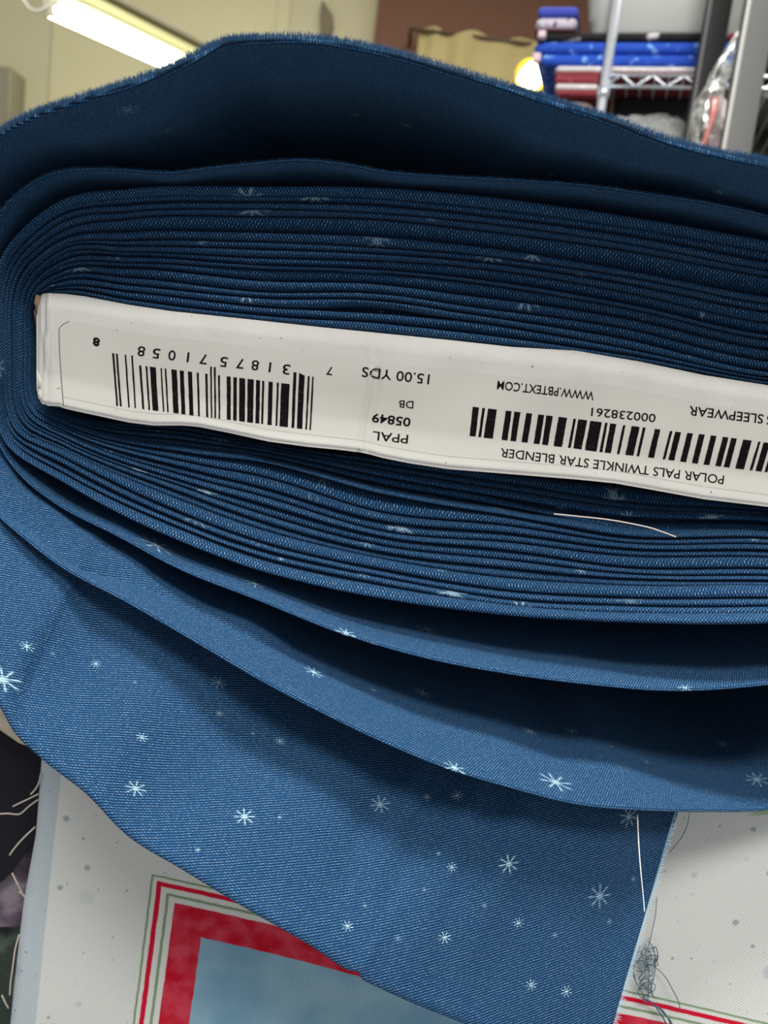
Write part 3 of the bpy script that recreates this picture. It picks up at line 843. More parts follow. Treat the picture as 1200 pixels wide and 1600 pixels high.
# frayed threads on the panel's left edge (parts of the panel)
def pthread(pts, rad=0.00022):
    thread(None, pts, rad, M_tc, parent=panel, name='frayed_thread')
pthread([(64,1208,.2495),(61,1222,.2485),(56,1232,.248),(48,1241,.248)], .0003)
pthread([(61,1240,.2495),(45,1248,.248),(20,1260,.247)], .00028)
pthread([(60,1249,.2495),(45,1260,.248),(30,1272,.2475),(12,1271,.247),(-4,1272,.247)], .00028)
pthread([(55,1292,.2495),(38,1308,.248),(22,1326,.2475),(15,1336,.2475)], .0003)
pthread([(19,1364,.2475),(27,1380,.248),(35,1395,.2495),(38,1400,.2495)], .0003)
pthread([(30,1393,.248),(36,1398,.2492),(40,1402,.2495)], .0003)
pthread([(30,1460,.2493),(24,1482,.2485),(20,1510,.248),(16,1540,.248),(15,1555,.2485)], .00026)
pthread([(3,1555,.247),(8,1566,.248),(13,1575,.2492)], .0003)

thread('short white thread stuck down the hanging blue cloth near its cut end', [(996,1272,.2015),(997,1300,.1995),(999,1335,.197),(1002,1370,.195),(1005,1400,.194),(1007,1425,.193)], 0.00016, M_tw)
thread('thin dark thread curling off the cut end onto the white panel', [(1077,1268,.2475),(1075,1285,.2475),(1068,1303,.2475),(1056,1320,.247),(1046,1332,.246)], 0.00013, M_tg)
# tangle of blue-grey threads
tang = thing('thread_tangle', 'tangle of blue-grey threads on the white panel beside the hanging cut end', 'thread')
r_ = random.Random(11)
def tpt(px, py, Y=.2468): return (px, py, Y + r_.uniform(-.0006, .0006))
M_tg2 = plain('dark_blue_grey_thread', rgb(62, 88, 108), 0.7)
paths = [
 [(1026,1402),(1024,1430),(1020,1450),(1014,1475),(1008,1490)],
 [(1012,1470),(1020,1480),(1024,1500),(1022,1525),(1018,1545),(1022,1560)],
 [(1008,1475),(1010,1500),(1014,1520),(1014,1545),(1020,1555)],
 [(990,1520),(994,1535),(1002,1548),(1008,1560),(1020,1568),(1030,1580)],
 [(1000,1478),(994,1500),(990,1525),(996,1540)],
 [(1022,1510),(1032,1518),(1042,1530),(1050,1545),(1058,1560),(1064,1580)],
 [(1000,1490),(1010,1496),(1004,1508),(998,1500),(1006,1492)],
 [(1004,1560),(1018,1566),(1028,1578),(1036,1590),(1042,1602)],
 [(1026,1572),(1036,1582),(1046,1592),(1052,1604)],
 [(1020,1570),(1032,1576),(1042,1588),(1050,1606)],
 [(1003,1540),(1012,1542),(1018,1535),(1024,1540),(1016,1552),(1006,1545)],
 [(996,1510),(1004,1520),(998,1530),(1006,1532)],
]
for q in range(7):
    cx, cy = r_.uniform(1000, 1022), r_.uniform(1482, 1565); ph = r_.uniform(0, 6); pp = []
    for j in range(r_.randint(9, 16)):
        ph += r_.uniform(.5, 1.2); rr_ = r_.uniform(4, 11); cy += r_.uniform(-1, 4)
        pp.append((cx + rr_ * math.cos(ph), cy + rr_ * 1.2 * math.sin(ph)))
    paths.append(pp)
for k, pth in enumerate(paths):
    thread(None, [tpt(*p) for p in pth], 0.00016 if k not in (7, 8, 9) else 0.00026, (M_tg, M_tg2)[k % 2], parent=tang, name='thread_strand')

# ------------------------------------------------------------------ fabrics hanging further left
def dark_print(name, base, spots, scale, keep, base2=None):
    t = NT(name); uv = t.uv()
    c = t.mix(t.noise(uv, 50, 3), base, base2 or base)
    c = t.mix(star_field(t, uv, scale, 0.15, keep), c, spots)
    t.l(c, t.b.inputs['Base Color']); t.b.inputs['Roughness'].default_value = 0.9
    return t.m
M_navy = dark_print('midnight_cotton', rgb(5, 7, 18), rgb(80, 95, 115), 90, .5, rgb(9, 13, 30))
t = NT('purple_floral_cotton'); uv = t.uv()
t.l(t.mix(t.sstep(t.noise(uv, 70, 3), .42, .62), t.mix(t.sstep(t.noise(uv, 45, 2), .45, .6), rgb(62, 36, 56), rgb(92, 78, 98)), rgb(140, 132, 142)), t.b.inputs['Base Color']); t.b.inputs['Roughness'].default_value = .9
M_purple = t.m
t = NT('green_floral_cotton'); uv = t.uv()
t.l(t.mix(t.sstep(t.noise(uv, 60, 3), .42, .62), rgb(46, 58, 54), rgb(86, 100, 92)), t.b.inputs['Base Color']); t.b.inputs['Roughness'].default_value = .9
M_green = t.m
M_cream = plain('cream_cotton', rgb(196, 188, 168), .9, nscale=300)
xl_ = -0.30
navy_hem = [(pl(-120, 1480)[0], pl(-120, 1480)[1]), (pl(0, 1385)[0], pl(0, 1385)[1]), (pl(30, 1345)[0], pl(30, 1345)[1]), (pl(60, 1300)[0], pl(60, 1300)[1]), (pl(200, 1300)[0], pl(200, 1300)[1])]
drape('folded_fabric', 'midnight navy fabric with tiny pale stars hanging left of the white panel', xl_, -0.085, .2560, ZT - .0007, CAM.z - .25, M_navy, amp=0.0022, sd=4, hem=lambda x: interp(x, navy_hem), kx=70)
pur_hem = [(pl(-200, 1500)[0], pl(0, 1500)[1]), (pl(0, 1482)[0], pl(0, 1482)[1]), (pl(40, 1478)[0], pl(40, 1478)[1]), (.1, pl(40, 1478)[1])]
drape('folded_fabric', 'dusky purple floral fabric showing beneath the navy fabric at the left', xl_, -0.088, .2625, ZT - .0014, CAM.z - .27, M_purple, amp=0.0020, sd=9, hem=lambda x: interp(x, pur_hem), kx=90)
drape('folded_fabric', 'dull green-grey fabric hanging lowest at the left of the white panel', xl_, -0.09, .2690, ZT - .0021, CAM.z - .33, M_green, amp=0.0020, sd=12, kx=110)
# cream cloth fold peeping above the navy one
V, Fc = tube([up(-60, 1080, .246), up(-20, 1098, .246), up(10, 1122, .246), up(40, 1150, .2465), up(70, 1170, .247)], [.004, .0045, .0042, .003, .001], 10)
tag(mesh('cream_fabric_fold', V, Fc, M_cream), 'cream fabric fold peeping out between blue cloth and navy fabric', 'fabric')

# ------------------------------------------------------------------ table
M_wood = plain('pale_wood', rgb(150, 120, 88), .6, nscale=20, namt=.15)
tab = thing('cutting_table', 'pale wooden cutting table beneath the fabrics', 'table', loc=(0.05, .6, 0))
def under(o, par): o.parent = par; o.matrix_parent_inverse = Matrix.Translation(-Vector(par.location)); return o
zt_ = ZT - .0030
under(MB().box((.05, .2765 + .33, zt_ - .0125), (.75, .33, .0125), .004).build('table_top', M_wood), tab)
for sx in (-1, 1):
    for yy in (.32, .89):
        under(MB().box((.05 + sx * .7, yy, (zt_ - .025) / 2), (.025, .025, (zt_ - .025) / 2), .003).build('leg', M_wood), tab)

# ------------------------------------------------------------------ room
M_wall = plain('cream_wall_paint', rgb(212, 205, 168), .8, nscale=3, namt=.03)
M_brown = plain('brown_wall_paint', rgb(112, 76, 54), .75, nscale=4, namt=.04)
M_ceil = plain('ceiling_white', rgb(215, 212, 200), .8, nscale=6, namt=.02)
M_floor = plain('grey_floor', rgb(150, 145, 138), .6, nscale=8, namt=.06)
def struct(name, mb, mat, par=None):
    o = mb.build(name, mat, par, smooth=False); o['kind'] = 'structure'; return o
WY = 2.80
xc_ = up(585, 60, WY).x
struct('floor', MB().box((0, 1.0, -.05), (3.2, 2.6, .05)), M_floor)
struct('ceiling', MB().box((0, 1.0, 2.75), (3.2, 2.6, .05)), M_ceil)
struct('wall_back', MB().box((-3.2 / 2 + xc_ / 2, WY + .05, 1.35), ((3.2 + xc_) / 2, .05, 1.35)), M_wall)
xr_ = up(585, 60, 2.70).x
struct('wall_right', MB().box(((3.2 + xr_) / 2, 2.75, 1.35), ((3.2 - xr_) / 2, .05, 1.35)), M_brown)
# shallow panel boards on the pale wall
xa, xb = up(82, 100, WY).x, up(450, 60, WY).x
struct('trim_1', MB().box(((xa + xb) / 2, WY - .006, 1.35), ((xb - xa) / 2, .006, 1.34), .002), plain('cream_wall_panel', rgb(220, 213, 170), .8, nscale=3, namt=.03))
p0, p1 = up(-60, 103, WY - .05), up(26, 190, WY - .05)
vent = thing('wall_cabinet', 'small grey cabinet on the pale wall at the far left', 'cabinet', loc=(0, 0, 0))
cz = (p0.z + p1.z) / 2 - .05
MB().box(((p0.x + p1.x) / 2, WY - .05, cz), (abs(p1.x - p0.x) / 2, .05, abs(p0.z - p1.z) / 2 + .05), .006).build('cabinet_body', plain('grey_cabinet_paint', rgb(150, 146, 122), .6, nscale=5), vent)
MB().box(((p0.x + p1.x) / 2, WY - .104, cz), (abs(p1.x - p0.x) / 2 - .012, .004, abs(p0.z - p1.z) / 2 + .038), .003).build('door', plain('grey_cabinet_door', rgb(144, 140, 118), .6), vent)
# grey hook-like bracket on the warm wall
pts = [up(x, y, WY - .02) for x, y in ((504, 2), (512, 14), (520, 26), (521, 40), (517, 54), (510, 58), (503, 50), (501, 30), (502, 12))]
V = [p + Vector((0, -.012, 0)) for p in pts] + [p + Vector((0, .02, 0)) for p in pts]; n = len(pts)
tag(mesh('wall_bracket', V, [tuple(range(n)), tuple(range(2*n-1, n-1, -1))] + [(i, n+i, n+(i+1)%n, (i+1)%n) for i in range(n)], plain('bracket_grey', rgb(128, 116, 92), .7), smooth=False), 'small grey leaf-shaped bracket on the warm wall above the bolt', 'bracket')

# curtain
M_curt = plain('olive_cream_curtain', rgb(176, 162, 112), .85, nscale=8, namt=.05)
cx0, cx1 = up(650, 100, 2.6).x, up(985, 120, 2.6).x
ztop = up(700, 48, 2.6).z
rows = []
for k in range(14):
    f = k / 13.0; row = []
    for i in range(141):
        u = i / 140.0; x = cx0 + (cx1 - cx0) * u - .03 * f * (1 - u)
        y = 2.60 + .016 * math.sin(u * 46 + math.sin(u * 9) * 2) * (0.4 + f) + .008 * math.sin(u * 17 + 1)
        row.append(Vector((x, y, ztop + .010 * math.sin(u * 30) * (1 - f) - f * 1.0)))
    rows.append(row)
V, Fc, UV = loft(rows)
cur = thing('curtain', 'olive cream gathered curtain hanging on the brown wall', 'curtain')
cur_c = mesh('curtain_cloth', V, Fc, M_curt, cur)
MB().tube([Vector((cx0 - .03, 2.60, ztop - .008)), Vector((cx1 + .03, 2.60, ztop - .008))], .006, 8).tube([Vector((cx0 - .03, 2.60, ztop - .008)), Vector((cx0 - .03, 2.702, ztop - .008))], .006, 8).tube([Vector((cx1 + .03, 2.60, ztop - .008)), Vector((cx1 + .03, 2.702, ztop - .008))], .006, 8).build('curtain_rod', plain('rod_brown', rgb(90, 70, 50), .5), cur)

# fluorescent lamp hanging at the upper left
def emis(name, col, s):
    t = NT(name); t.b.inputs['Base Color'].default_value = (0.8, 0.8, 0.8, 1); t.b.inputs['Emission Color'].default_value = col; t.b.inputs['Emission Strength'].default_value = s; return t.m
lamp = thing('fluorescent_lamp', 'bright fluorescent tube in a pale yellow batten hanging upper left', 'lamp')
A_, B_ = up(78, 16, 1.65), up(420, 172, 2.35)
ax = (B_ - A_).normalized(); side = ax.cross(Vector((0, 0, 1))).normalized(); upv = side.cross(ax).normalized()
Mx = Matrix((side, ax, upv)).transposed()
L_ = (B_ - A_).length
MB().tube([A_ + ax * L_ * k / 8 for k in range(9)], .0135, 12).build('lamp_tube', emis('lamp_glow', (1.0, 1.0, .96, 1), 14.0), lamp)
MB().box((A_ + B_) / 2 + upv * .034 + side * .026, (.030, L_ / 2, .014), .004, Mx).build('batten', plain('batten_yellow_enamel', rgb(244, 242, 176), .5), lamp)
MB().box((A_ + B_) / 2 + upv * .052 + side * .050, (.018, L_ / 2 + .01, .005), .002, Mx).build('batten_shadow_strip', plain('batten_shadow_grey', rgb(140, 134, 108), .6), lamp)  # grey strip standing in for the thin shadow line beside the batten
for e in (0.0, 1.0):
    q = A_ + ax * (L_ * e)
    MB().box(q + upv * .014, (.012, .008, .026), .003, Mx).build('tube_holder', plain('holder_white', rgb(225, 222, 190), .5), lamp)
    top = Vector((q.x, q.y, 2.70))
    MB().tube([q + upv * .05, top], .0012, 5).build('hanging_wire', plain('wire_grey', rgb(170, 168, 150), .4), lamp)
# looped cable
cp = [up(x, y, 1.64) for x, y in ((30, -30), (34, -8), (42, 8), (56, 17), (68, 14), (78, 8), (90, 2), (96, -4))]
cs = spline([tuple(p) for p in cp], 6)
MB().tube([Vector(c) for c in cs], .0032, 8).build('cable', plain('cable_white', rgb(228, 228, 214), .5), lamp)

# yellow shaded lamp with a glowing bulb
yl = thing('floor_lamp', 'small yellow shaded lamp with glowing bulb in front of the curtain', 'lamp')
lc = up(829, 119, 2.1); 
axis = Vector((.45, -.60, -.65)).normalized()
sx_ = axis.cross(Vector((0, 0, 1))).normalized(); sy_ = sx_.cross(axis)
def ringp(c, r, n=28): return [c + sx_ * r * math.cos(2*math.pi*k/n) + sy_ * r * math.sin(2*math.pi*k/n) for k in range(n)]
rws = [ringp(lc + axis * z, r) for z, r in ((-.045, .012), (-.040, .018), (-.024, .032), (0.0, .043), (.010, .045), (.010, .0435), (0.0, .0415), (-.022, .030), (-.040, .016))]
V, Fc, _ = loft(rws, closed=True)
ts = NT('yellow_lampshade'); ts.b.inputs['Base Color'].default_value = rgb(240, 205, 20); ts.b.inputs['Emission Color'].default_value = (1, .78, .05, 1); ts.b.inputs['Emission Strength'].default_value = .55
mesh('lamp_shade', V, Fc, ts.m, yl)
rws = [ringp(lc + axis * (.0 + .030 * math.sin(a)), .032 * math.cos(a)) for a in [math.radians(x) for x in (-80, -50, -20, 0, 20, 40, 60, 75, 86)]]
V, Fc, _ = loft(rws, closed=True, cap=True)
mesh('light_bulb', V, Fc, emis('bulb_glow', (1.0, .98, .88, 1), 10.0), yl)
fx = lc.x + .012; fy = lc.y + .05
MB().tube([lc - axis * .042, Vector((fx, fy, lc.z - .01)), Vector((fx, fy, lc.z - .06)), Vector((fx, fy, .02))], .006, 8).build('pole', plain('pole_dark', rgb(60, 55, 45), .5), yl)
MB().box((fx, fy, .011), (.12, .12, .011), .01).build('base', plain('base_dark', rgb(60, 55, 45), .5), yl)

# ------------------------------------------------------------------ wire shelving with stacked bolts
M_chrome = plain('chrome', (0.80, 0.86, 0.95, 1), .22, .75)
M_wire = plain('zinc_wire', (0.62, 0.66, 0.72, 1), .35, .8)
SY = 1.30
YAW = math.radians(15)
_px0 = up(950, 90, SY).x
RK = Matrix.Translation((_px0, SY, 0)) @ Matrix.Rotation(-YAW, 4, 'Z') @ Matrix.Translation((-_px0, -SY, 0))
RKI = RK.inverted()
def upr(px, py, Y=None):
    """picture point to the rack's own (unturned) frame, on its plane y = Y"""
    Y = SY if Y is None else Y
    a = RKI @ CAM; b = RKI @ up(px, py, 1.0); d = b - a
    return a + d * ((Y - a.y) / d.y)
_before = set(o.name for o in bpy.data.objects)
rack = thing('wire_shelving', 'chrome wire shelving unit holding folded fabric at the upper right', 'shelf')
b_, tt = upr(935, 178, SY), upr(968, 0, SY)
xm = (b_.x + tt.x) / 2
MB().tube([Vector((xm, SY, 0)), Vector((xm, SY, 2.2))], .0075, 14).build('post', M_chrome, rack)
MB().tube([Vector((xm, SY, upr(938, 142, SY).z - .010)), Vector((xm, SY, upr(938, 142, SY).z + .003))], .0098, 14).build('shelf_collar', M_chrome, rack)
zu, zl = upr(1020, 118, SY).z, upr(1020, 136, SY).z
xe = xm + .46
w = MB()
w.tube([Vector((xm, SY, zu)), Vector((xe, SY, zu))], .0028, 8); w.tube([Vector((xm, SY, zl)), Vector((xe, SY, zl))], .0028, 8)
nz_ = 20
zz = [Vector((xm + (xe - xm) * k / nz_, SY, zu if k % 2 else zl)) for k in range(nz_ + 1)]
w.tube(zz, .0022, 6)
w.build('shelf_edge', M_wire, rack)
w = MB()
for k in range(22):
    x = xm + .01 + (xe - xm - .02) * k / 21; w.tube([Vector((x, SY, zu + .002)), Vector((x, SY + .42, zu + .002))], .0016, 5)
w.build('shelf_wires', M_wire, rack)
for xx, yy in ((xe, SY), (xm, SY + .42), (xe, SY + .42)):
    MB().tube([Vector((xx, yy, 0)), Vector((xx, yy, 2.2))], .0075, 10).build('post', M_chrome, rack)
# lower shelf
z2 = zu - .19
w = MB()
for z in (z2, z2 - .02): w.tube([Vector((xm, SY, z)), Vector((xe, SY, z))], .0028, 8)
for k in range(22):
    x = xm + .01 + (xe - xm - .02) * k / 21; w.tube([Vector((x, SY, z2)), Vector((x, SY + .42, z2))], .0016, 5)
w.build('lower_shelf', M_wire, rack)

def printcloth(name, base, spot, scale, keep=.6, base2=None, stripe=None):
    t = NT(name); o = t.obj()
    c = t.mix(t.noise(o, 60, 2), base, base2 or base)
    if stripe:
        s3 = t.n('ShaderNodeSeparateXYZ'); t.l(o, s3.inputs[0])
        c = t.mix(t.sstep(t.math('SINE', t.math('MULTIPLY', s3.outputs[2], 2*math.pi/stripe[0])), -.2, .2), c, stripe[1])
    if spot:
        sp_ = t.sstep(t.noise(o, scale, 1.5), keep, keep + .06); c = t.mix(sp_, c, spot)
    t.l(c, t.b.inputs['Base Color']); t.b.inputs['Roughness'].default_value = .85
    t.bump(t.noise(o, 200, 2), .4, .002)
    return t.m

def folded(label, pxl, pxr, pyt, pyb, Y, depth, mats, cat='fabric', group='fabrics stacked on the wire shelf', layers=None, name='folded_fabric'):
    """a folded length of cloth seen at its fold: rounded slab made of stacked folds; mats per fold from the top"""
    pm = (pxl + pxr) / 2
    a, b = upr(pm, pyt, Y), upr(pm, pyb, Y)
    xl = upr(pxl, (pyt + pyb) / 2, Y).x; xr = upr(pxr, (pyt + pyb) / 2, Y).x
    root = thing(name, label, cat, group)
    n = len(mats); hs = layers or [1.0 / n] * n; z = a.z
    H = a.z - b.z
    for k, (m, h) in enumerate(zip(mats, hs)):
        hh = H * h
        rows = []
        r = hh / 2
        prof = []
        for q in range(9):
            an = math.pi * q / 8; prof.append((-math.sin(an) * r, math.cos(an) * r))
        nn = 48
        for (dy, dz) in [(depth, r)] + prof + [(depth, -r)]:
            row = []
            for i in range(nn + 1):
                u = i / nn; x = xl + (xr - xl) * u
                ed = min(u, 1 - u) * (xr - xl); rd = min(1, ed / (r * 1.0)); rd = math.sqrt(max(0, 1 - (1 - rd) ** 2)) * .8 + .2
                wv = .0012 * noise.noise(Vector((x * 18, k * 5 + pyt, dy * 3)))
                row.append(Vector((x, Y + r + dy * rd + wv * 2, z - r + dz * rd * .99 + wv)))
            rows.append(row)
        V, Fc, UV = loft(rows)
        n_ = nn + 1
        Fc.append(tuple(r_i * n_ for r_i in range(len(rows)))); Fc.append(tuple(r_i * n_ + nn for r_i in reversed(range(len(rows)))))
        mesh('fold', V, Fc, m, root)
        z -= hh
    return root
CREAMW, BRICK = printcloth('white_flannel', rgb(205, 200, 200), rgb(225, 222, 220), 90), printcloth('brick_red_flannel', rgb(128, 44, 54), rgb(150, 80, 84), 80)
BLUEP = printcloth('royal_blue_print', rgb(20, 66, 170), rgb(110, 160, 225), 70, .60, rgb(26, 78, 190))
BLACKP = printcloth('black_print_cloth', rgb(7, 7, 9), rgb(200, 195, 200), 26, .67)
BLUEF = printcloth('violet_blue_fleece', rgb(48, 62, 160), None, 1, base2=rgb(62, 76, 176))
FLOR = printcloth('white_mauve_floral', rgb(190, 182, 196), rgb(96, 70, 96), 95, .56)
DARKM = plain('dark_maroon', rgb(60, 18, 24), .8, nscale=60)
FY = SY + .012
fl = folded('white and brick red flannel folded below the blue prints, its left end drooping', 867, 1165, 103, 119, FY, .28, [CREAMW, BRICK], layers=[.62, .38])
# its left end droops past the shelf post
for k, (y0, y1, m) in enumerate(((115, 130, BRICK), (130, 140, CREAMW), (140, 149, BRICK))):
    a, b = upr(868, y0, FY), upr(934, y1, FY)
    MB().box(((a.x + b.x) / 2, FY + .05, (a.z + b.z) / 2), ((b.x - a.x) / 2, .05, abs(a.z - b.z) / 2 + .0005), .005).build('hanging_end', m, fl)
folded('royal blue spotted print folded below its twin in the stack', 842, 1165, 83, 103, FY, .28, [BLUEP])
folded('royal blue spotted print folded directly under the black fabric', 834, 1165, 63, 83, FY, .28, [BLUEP])
folded('black fabric with small white motifs under the grey plastic bin', 848, 1137, 49, 63, FY, .28, [BLACKP])
folded('deep red folded fabric right of the black one, between the two posts', 1138, 1166, 50, 63, FY, .28, [plain('deep_red', rgb(130, 14, 44), .7)])
folded('violet-blue and white mauve floral fabrics folded at the top left of the stack', 838, 902, 8, 49, FY, .20, [BLUEF, FLOR, DARKM], layers=[.42, .48, .10])
for x0, y0, y1 in ((847, 50, 60), (839, 85, 97)):
    p = upr(x0, (y0 + y1) / 2, FY - .006)
    tag(MB().box(p, (.006, .006, (y1 - y0) / 2 * FY / F_), .002).build('fabric_tag', plain('pinkish_tag', rgb(214, 190, 200), .7)), 'small pinkish white tag on the %s of the shelf stack' % ('black fabric end' if y0 == 50 else 'lower blue print end'), 'tag')

# translucent storage bin
binm = NT('frosted_plastic'); binm.b.inputs['Base Color'].default_value = rgb(196, 198, 194); binm.b.inputs['Roughness'].default_value = .35
binm.b.inputs['Transmission Weight'].default_value = .25
sb = thing('storage_bin', 'large frosted grey plastic bin standing on top of the fabric stack', 'bin')
bl_, br_ = upr(918, 49, SY + .02), upr(1160, 49, SY + .02)
tl_ = upr(900, -60, SY - .02)
rows = []
cxb = (bl_.x + br_.x) / 2; hw0 = (br_.x - bl_.x) / 2; ht_ = .17
def rr_ring(hw, hd, z, r=.03):
    R = []
    for sx, sy, a0 in ((1,1,0),(-1,1,90),(-1,-1,180),(1,-1,270)):
        for k in range(6):
            a = math.radians(a0 + 18 * k); R.append(Vector((cxb + sx*(hw-r) + r*math.cos(a), SY + .195 + sy*(hd-r) + r*math.sin(a), z)))
    return R
for z, e in ((0, -.012), (.003, -.004), (.012, 0), (ht_*.5, .010), (ht_, .02), (ht_, .032), (ht_+.006, .032), (ht_+.006, .017), (.01, -.005)):
    rows.append(rr_ring(hw0 + e, .155 + e, bl_.z + z))
V, Fc, _ = loft(rows, closed=True); nr = len(rows[0])
Fc.append(tuple(range(nr - 1, -1, -1))); Fc.append(tuple((len(rows)-1)*nr + i for i in range(nr)))
mesh('bin_body', V, Fc, binm.m, sb)
MB().box((cxb, SY + .195, bl_.z + ht_ + .018), (hw0 + .034, .19, .009), .006).build('lid', plain('lid_grey', rgb(170, 172, 170), .5), sb)

for o in [o for o in bpy.data.objects if o.name not in _before and o.type == 'MESH']:
    o.data.transform(RK)

# two upright rack posts in front
def upright(label, pl_, pr_, Y, mat, dep):
    xa = up(*pl_, Y).x; xb = up(*pr_, Y).x
    hw = (xb - xa) / 2; c = (xa + xb) / 2
    m = MB(); m.box((c, Y + dep, 1.15), (hw, dep, 1.15), .002)
    r = thing('rack_post', label, 'post')
    m.build('post_body', mat, r)
    s = MB()
    for k in range(60):
        s.box((c, Y - .0006, .3 + k * .03), (.0022, .0008, .006), .0004)
    s.build('slots', plain('slot_dark', rgb(30, 30, 32), .7), r)
    return r
M_dp = plain('charcoal_steel', rgb(16, 16, 19), .75, .0, nscale=20, namt=.05); M_gp = plain('grey_steel', rgb(92, 93, 93), .7, .0, nscale=20, namt=.04)
def post2(name, label, xpx, py, wpx, Y, mat, edge=None):
    c = up(xpx, py, Y).x; hw = wpx * Y / F_ / 2
    r = thing(name, label, 'post')
    MB().box((c, Y + .012, 1.15), (hw, .012, 1.15), .0015).build('post_body', mat, r)
    if edge: MB().box((c - hw - .0012, Y - .001, 1.15), (.0022, .0015, 1.15), .0005).build('post_flange', edge, r)
    return r
post2('rack_post', 'narrow charcoal steel rack post right of the fabric stack', 1116, 75, 31, 1.18, M_dp, M_gp)
post2('rack_post', 'wide light grey steel rack post nearest the right edge', 1175, 110, 40, 1.02, M_gp, plain('steel_edge', rgb(175, 177, 172), .4, .3))
# behind and right of the posts: dark rack with a grey shelf lip
dk = thing('storage_rack', 'dark rack with grey shelf lips behind the right rack post', 'shelf')
M_dk = plain('dark_rack', rgb(38, 38, 36), .8, nscale=12, namt=.3)
p = up(1200, 90, 1.9)
MB().box((p.x + .32, 2.02, 1.1), (.42, .02, 1.1), .003).build('back_panel', M_dk, dk)
for py in (146, 60, -30):
    q = up(1190, py, 1.82)
    MB().box((q.x + .22, 1.91, q.z), (.25, .085, .006), .002).build('shelf_board', M_gp, dk)
# in the dark below the wire shelf
_before = set(o.name for o in bpy.data.objects)
DB = plain('black_bin_plastic', rgb(30, 31, 31), .6, nscale=10, namt=.2)
bx = thing('black_box', 'black plastic box on the lower shelf behind the chrome post', 'box')
a, b = upr(955, 143, SY + .08), upr(1085, 200, SY + .08)
zb2 = z2 + .0018
MB().box(((a.x + b.x) / 2 + .05, SY + .22, (a.z + zb2) / 2), ((b.x - a.x) / 2 + .04, .13, (a.z - zb2) / 2), .008).build('box_body', DB, bx)
MB().box(((a.x + b.x) / 2 + .05, SY + .22, a.z + .004), ((b.x - a.x) / 2 + .044, .136, .005), .003).build('lid', DB, bx)
def lumpy(name, label, cat, c, rx, ry, rz, mat, sd, amp=.18):
    V, Fc = [], []; nu, nv = 60, 30
    for j in range(nv + 1):
        for i in range(nu):
            th, ph = 2 * math.pi * i / nu, math.pi * (j / nv - .5)
            d = Vector((math.cos(th) * math.cos(ph), math.sin(th) * math.cos(ph), math.sin(ph)))
            k = 1 + amp * noise.noise(d * 2.2 + Vector((sd, 0, 0))) + amp * .6 * noise.noise(d * 7 + Vector((sd, 3, 0)))
            V.append(Vector(c) + Vector((d.x * rx, d.y * ry, max(d.z, -.72) * rz)) * k)
    for j in range(nv):
        for i in range(nu):
            Fc.append((j*nu+i, j*nu+(i+1)%nu, (j+1)*nu+(i+1)%nu, (j+1)*nu+i))
    return tag(mesh(name, V, Fc, mat), label, cat)
FLE = plain('grey_fleece', rgb(136, 138, 136), .95, nscale=160, namt=.35, bump=.8)
q0 = upr(1015, 178, SY + .035)
hz = (q0.z - zb2) / 1.75
lumpy('fleece_bundle', 'fluffy grey fleece bundle on the lower wire shelf', 'fabric', (q0.x + .005, SY + .036, zb2 + .72 * hz), .10, .036, hz, FLE, 1)
FL2 = plain('mottled_brown_cloth', rgb(120, 100, 92), .95, nscale=90, namt=.4, bump=.5)
folded('mottled brown fabric just above the blue bolt left of the chrome post', 866, 932, 149, 210, FY, .2, [FL2], group='fabrics left of the shelf post')
for o in [o for o in bpy.data.objects if o.name not in _before and o.type == 'MESH']:
    o.data.transform(RK)

# clear plastic bag with pink contents hanging between the posts
bag = thing('plastic_bag', 'crumpled clear plastic bag with pink and white contents between the posts', 'bag')
bt = NT('clear_film'); ng = bt.n('ShaderNodeBsdfGlossy'); ng.inputs['Roughness'].default_value = .12; ng.inputs['Color'].default_value = (.95, .97, .95, 1)
tr = bt.n('ShaderNodeBsdfTransparent'); tr.inputs['Color'].default_value = (.90, .92, .90, 1); df = bt.n('ShaderNodeBsdfDiffuse'); df.inputs['Color'].default_value = (.75, .78, .75, 1)
m1 = bt.n('ShaderNodeMixShader'); bt.l(ng.outputs[0], m1.inputs[1]); bt.l(df.outputs[0], m1.inputs[2]); m1.inputs[0].default_value = .55
lw = bt.n('ShaderNodeLayerWeight'); lw.inputs['Blend'].default_value = .45
wr = bt.noise(bt.obj(), 95, 3)
fac = bt.math('MINIMUM', bt.math('ADD', bt.math('MULTIPLY', lw.outputs['Facing'], .75), bt.sstep(wr, .48, .70, 0, .6)), 1.0)
m2 = bt.n('ShaderNodeMixShader'); bt.l(fac, m2.inputs[0]); bt.l(tr.outputs[0], m2.inputs[1]); bt.l(m1.outputs[0], m2.inputs[2])
bt.l(m2.outputs[0], bt.t.nodes['Material Output'].inputs[0])
cl = [(1160, 44, 5), (1152, 62, 12), (1142, 82, 16), (1132, 100, 18), (1124, 118, 20), (1118, 135, 20), (1113, 150, 26), (1110, 165, 32), (1108, 185, 36), (1108, 205, 38), (1108, 230, 40), (1107, 262, 40), (1106, 275, 20)]
rows = []
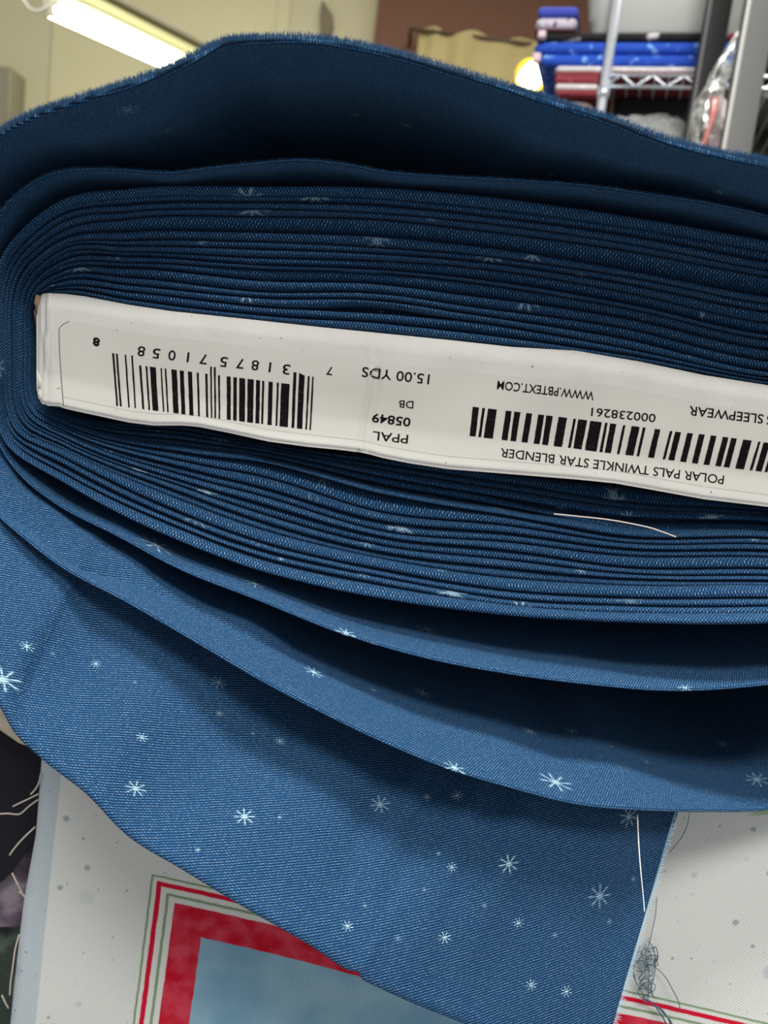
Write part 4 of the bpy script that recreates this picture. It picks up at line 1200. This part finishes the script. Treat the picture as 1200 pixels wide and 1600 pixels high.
for k, (x, y, wd_) in enumerate(cl):
    c = up(x, y, 1.045); r = wd_ * 1.045 / F_ * .62
    row = []
    for i in range(36):
        th = 2 * math.pi * i / 36
        kk = 1 + .30 * math.sin(3 * th + k * .8) * .6 + .25 * noise.noise(Vector((math.cos(th) * 2.5, math.sin(th) * 2.5, k * .6)))
        row.append(c + Vector((math.cos(th) * r * kk, math.sin(th) * min(r, .018) * .8 * kk, .003 * noise.noise(Vector((th, k, 1))))))
    rows.append(row)
V, Fc, _ = loft(rows, closed=True, cap=True)
mesh('bag_film', V, Fc, bt.m, bag)
def ribbon(pts, hw, Y, mat, par, name, th=.003):
    L_, R_ = [], []
    for x, y, w_ in pts: L_.append(up(x - w_, y, Y)); R_.append(up(x + w_, y, Y))
    n = len(L_); bk = Vector((0, th, 0))
    mid = [(a + b) / 2 - Vector((0, th, 0)) for a, b in zip(L_, R_)]
    V = L_ + mid + R_ + [v + bk for v in R_] + [v + bk for v in L_]
    Fc = []
    for i in range(n - 1):
        for a in range(5):
            b = (a + 1) % 5; Fc.append((a*n+i, a*n+i+1, b*n+i+1, b*n+i))
    Fc.append(tuple(a*n for a in range(5))[::-1]); Fc.append(tuple(a*n+n-1 for a in range(5)))
    return mesh(name, V, Fc, mat, par)
ribbon([(1112, 150, 3), (1120, 156, 10), (1117, 172, 7), (1112, 190, 5), (1106, 205, 4), (1100, 225, 4), (1096, 250, 4)], 0, 1.043, plain('salmon_pink', rgb(205, 120, 118), .7), bag, 'pink_content')
ribbon([(1124, 148, 4), (1131, 160, 6), (1131, 180, 6), (1130, 195, 4), (1128, 202, 1)], 0, 1.041, plain('pinkish_white', rgb(220, 205, 205), .6), bag, 'white_content')
ribbon([(1115, 185, 3), (1118, 200, 8), (1120, 215, 12), (1120, 250, 14)], 0, 1.050, plain('mauve_content', rgb(140, 104, 116), .7), bag, 'mauve_content')

MB().tube([up(1160, 40, 1.045), up(1162, 30, 1.045), up(1164, 34, 1.045), Vector((up(1166, 40, 1.03).x, 1.022, up(1166, 40, 1.03).z))], .0016, 6).build('bag_hook', M_wire, bag)
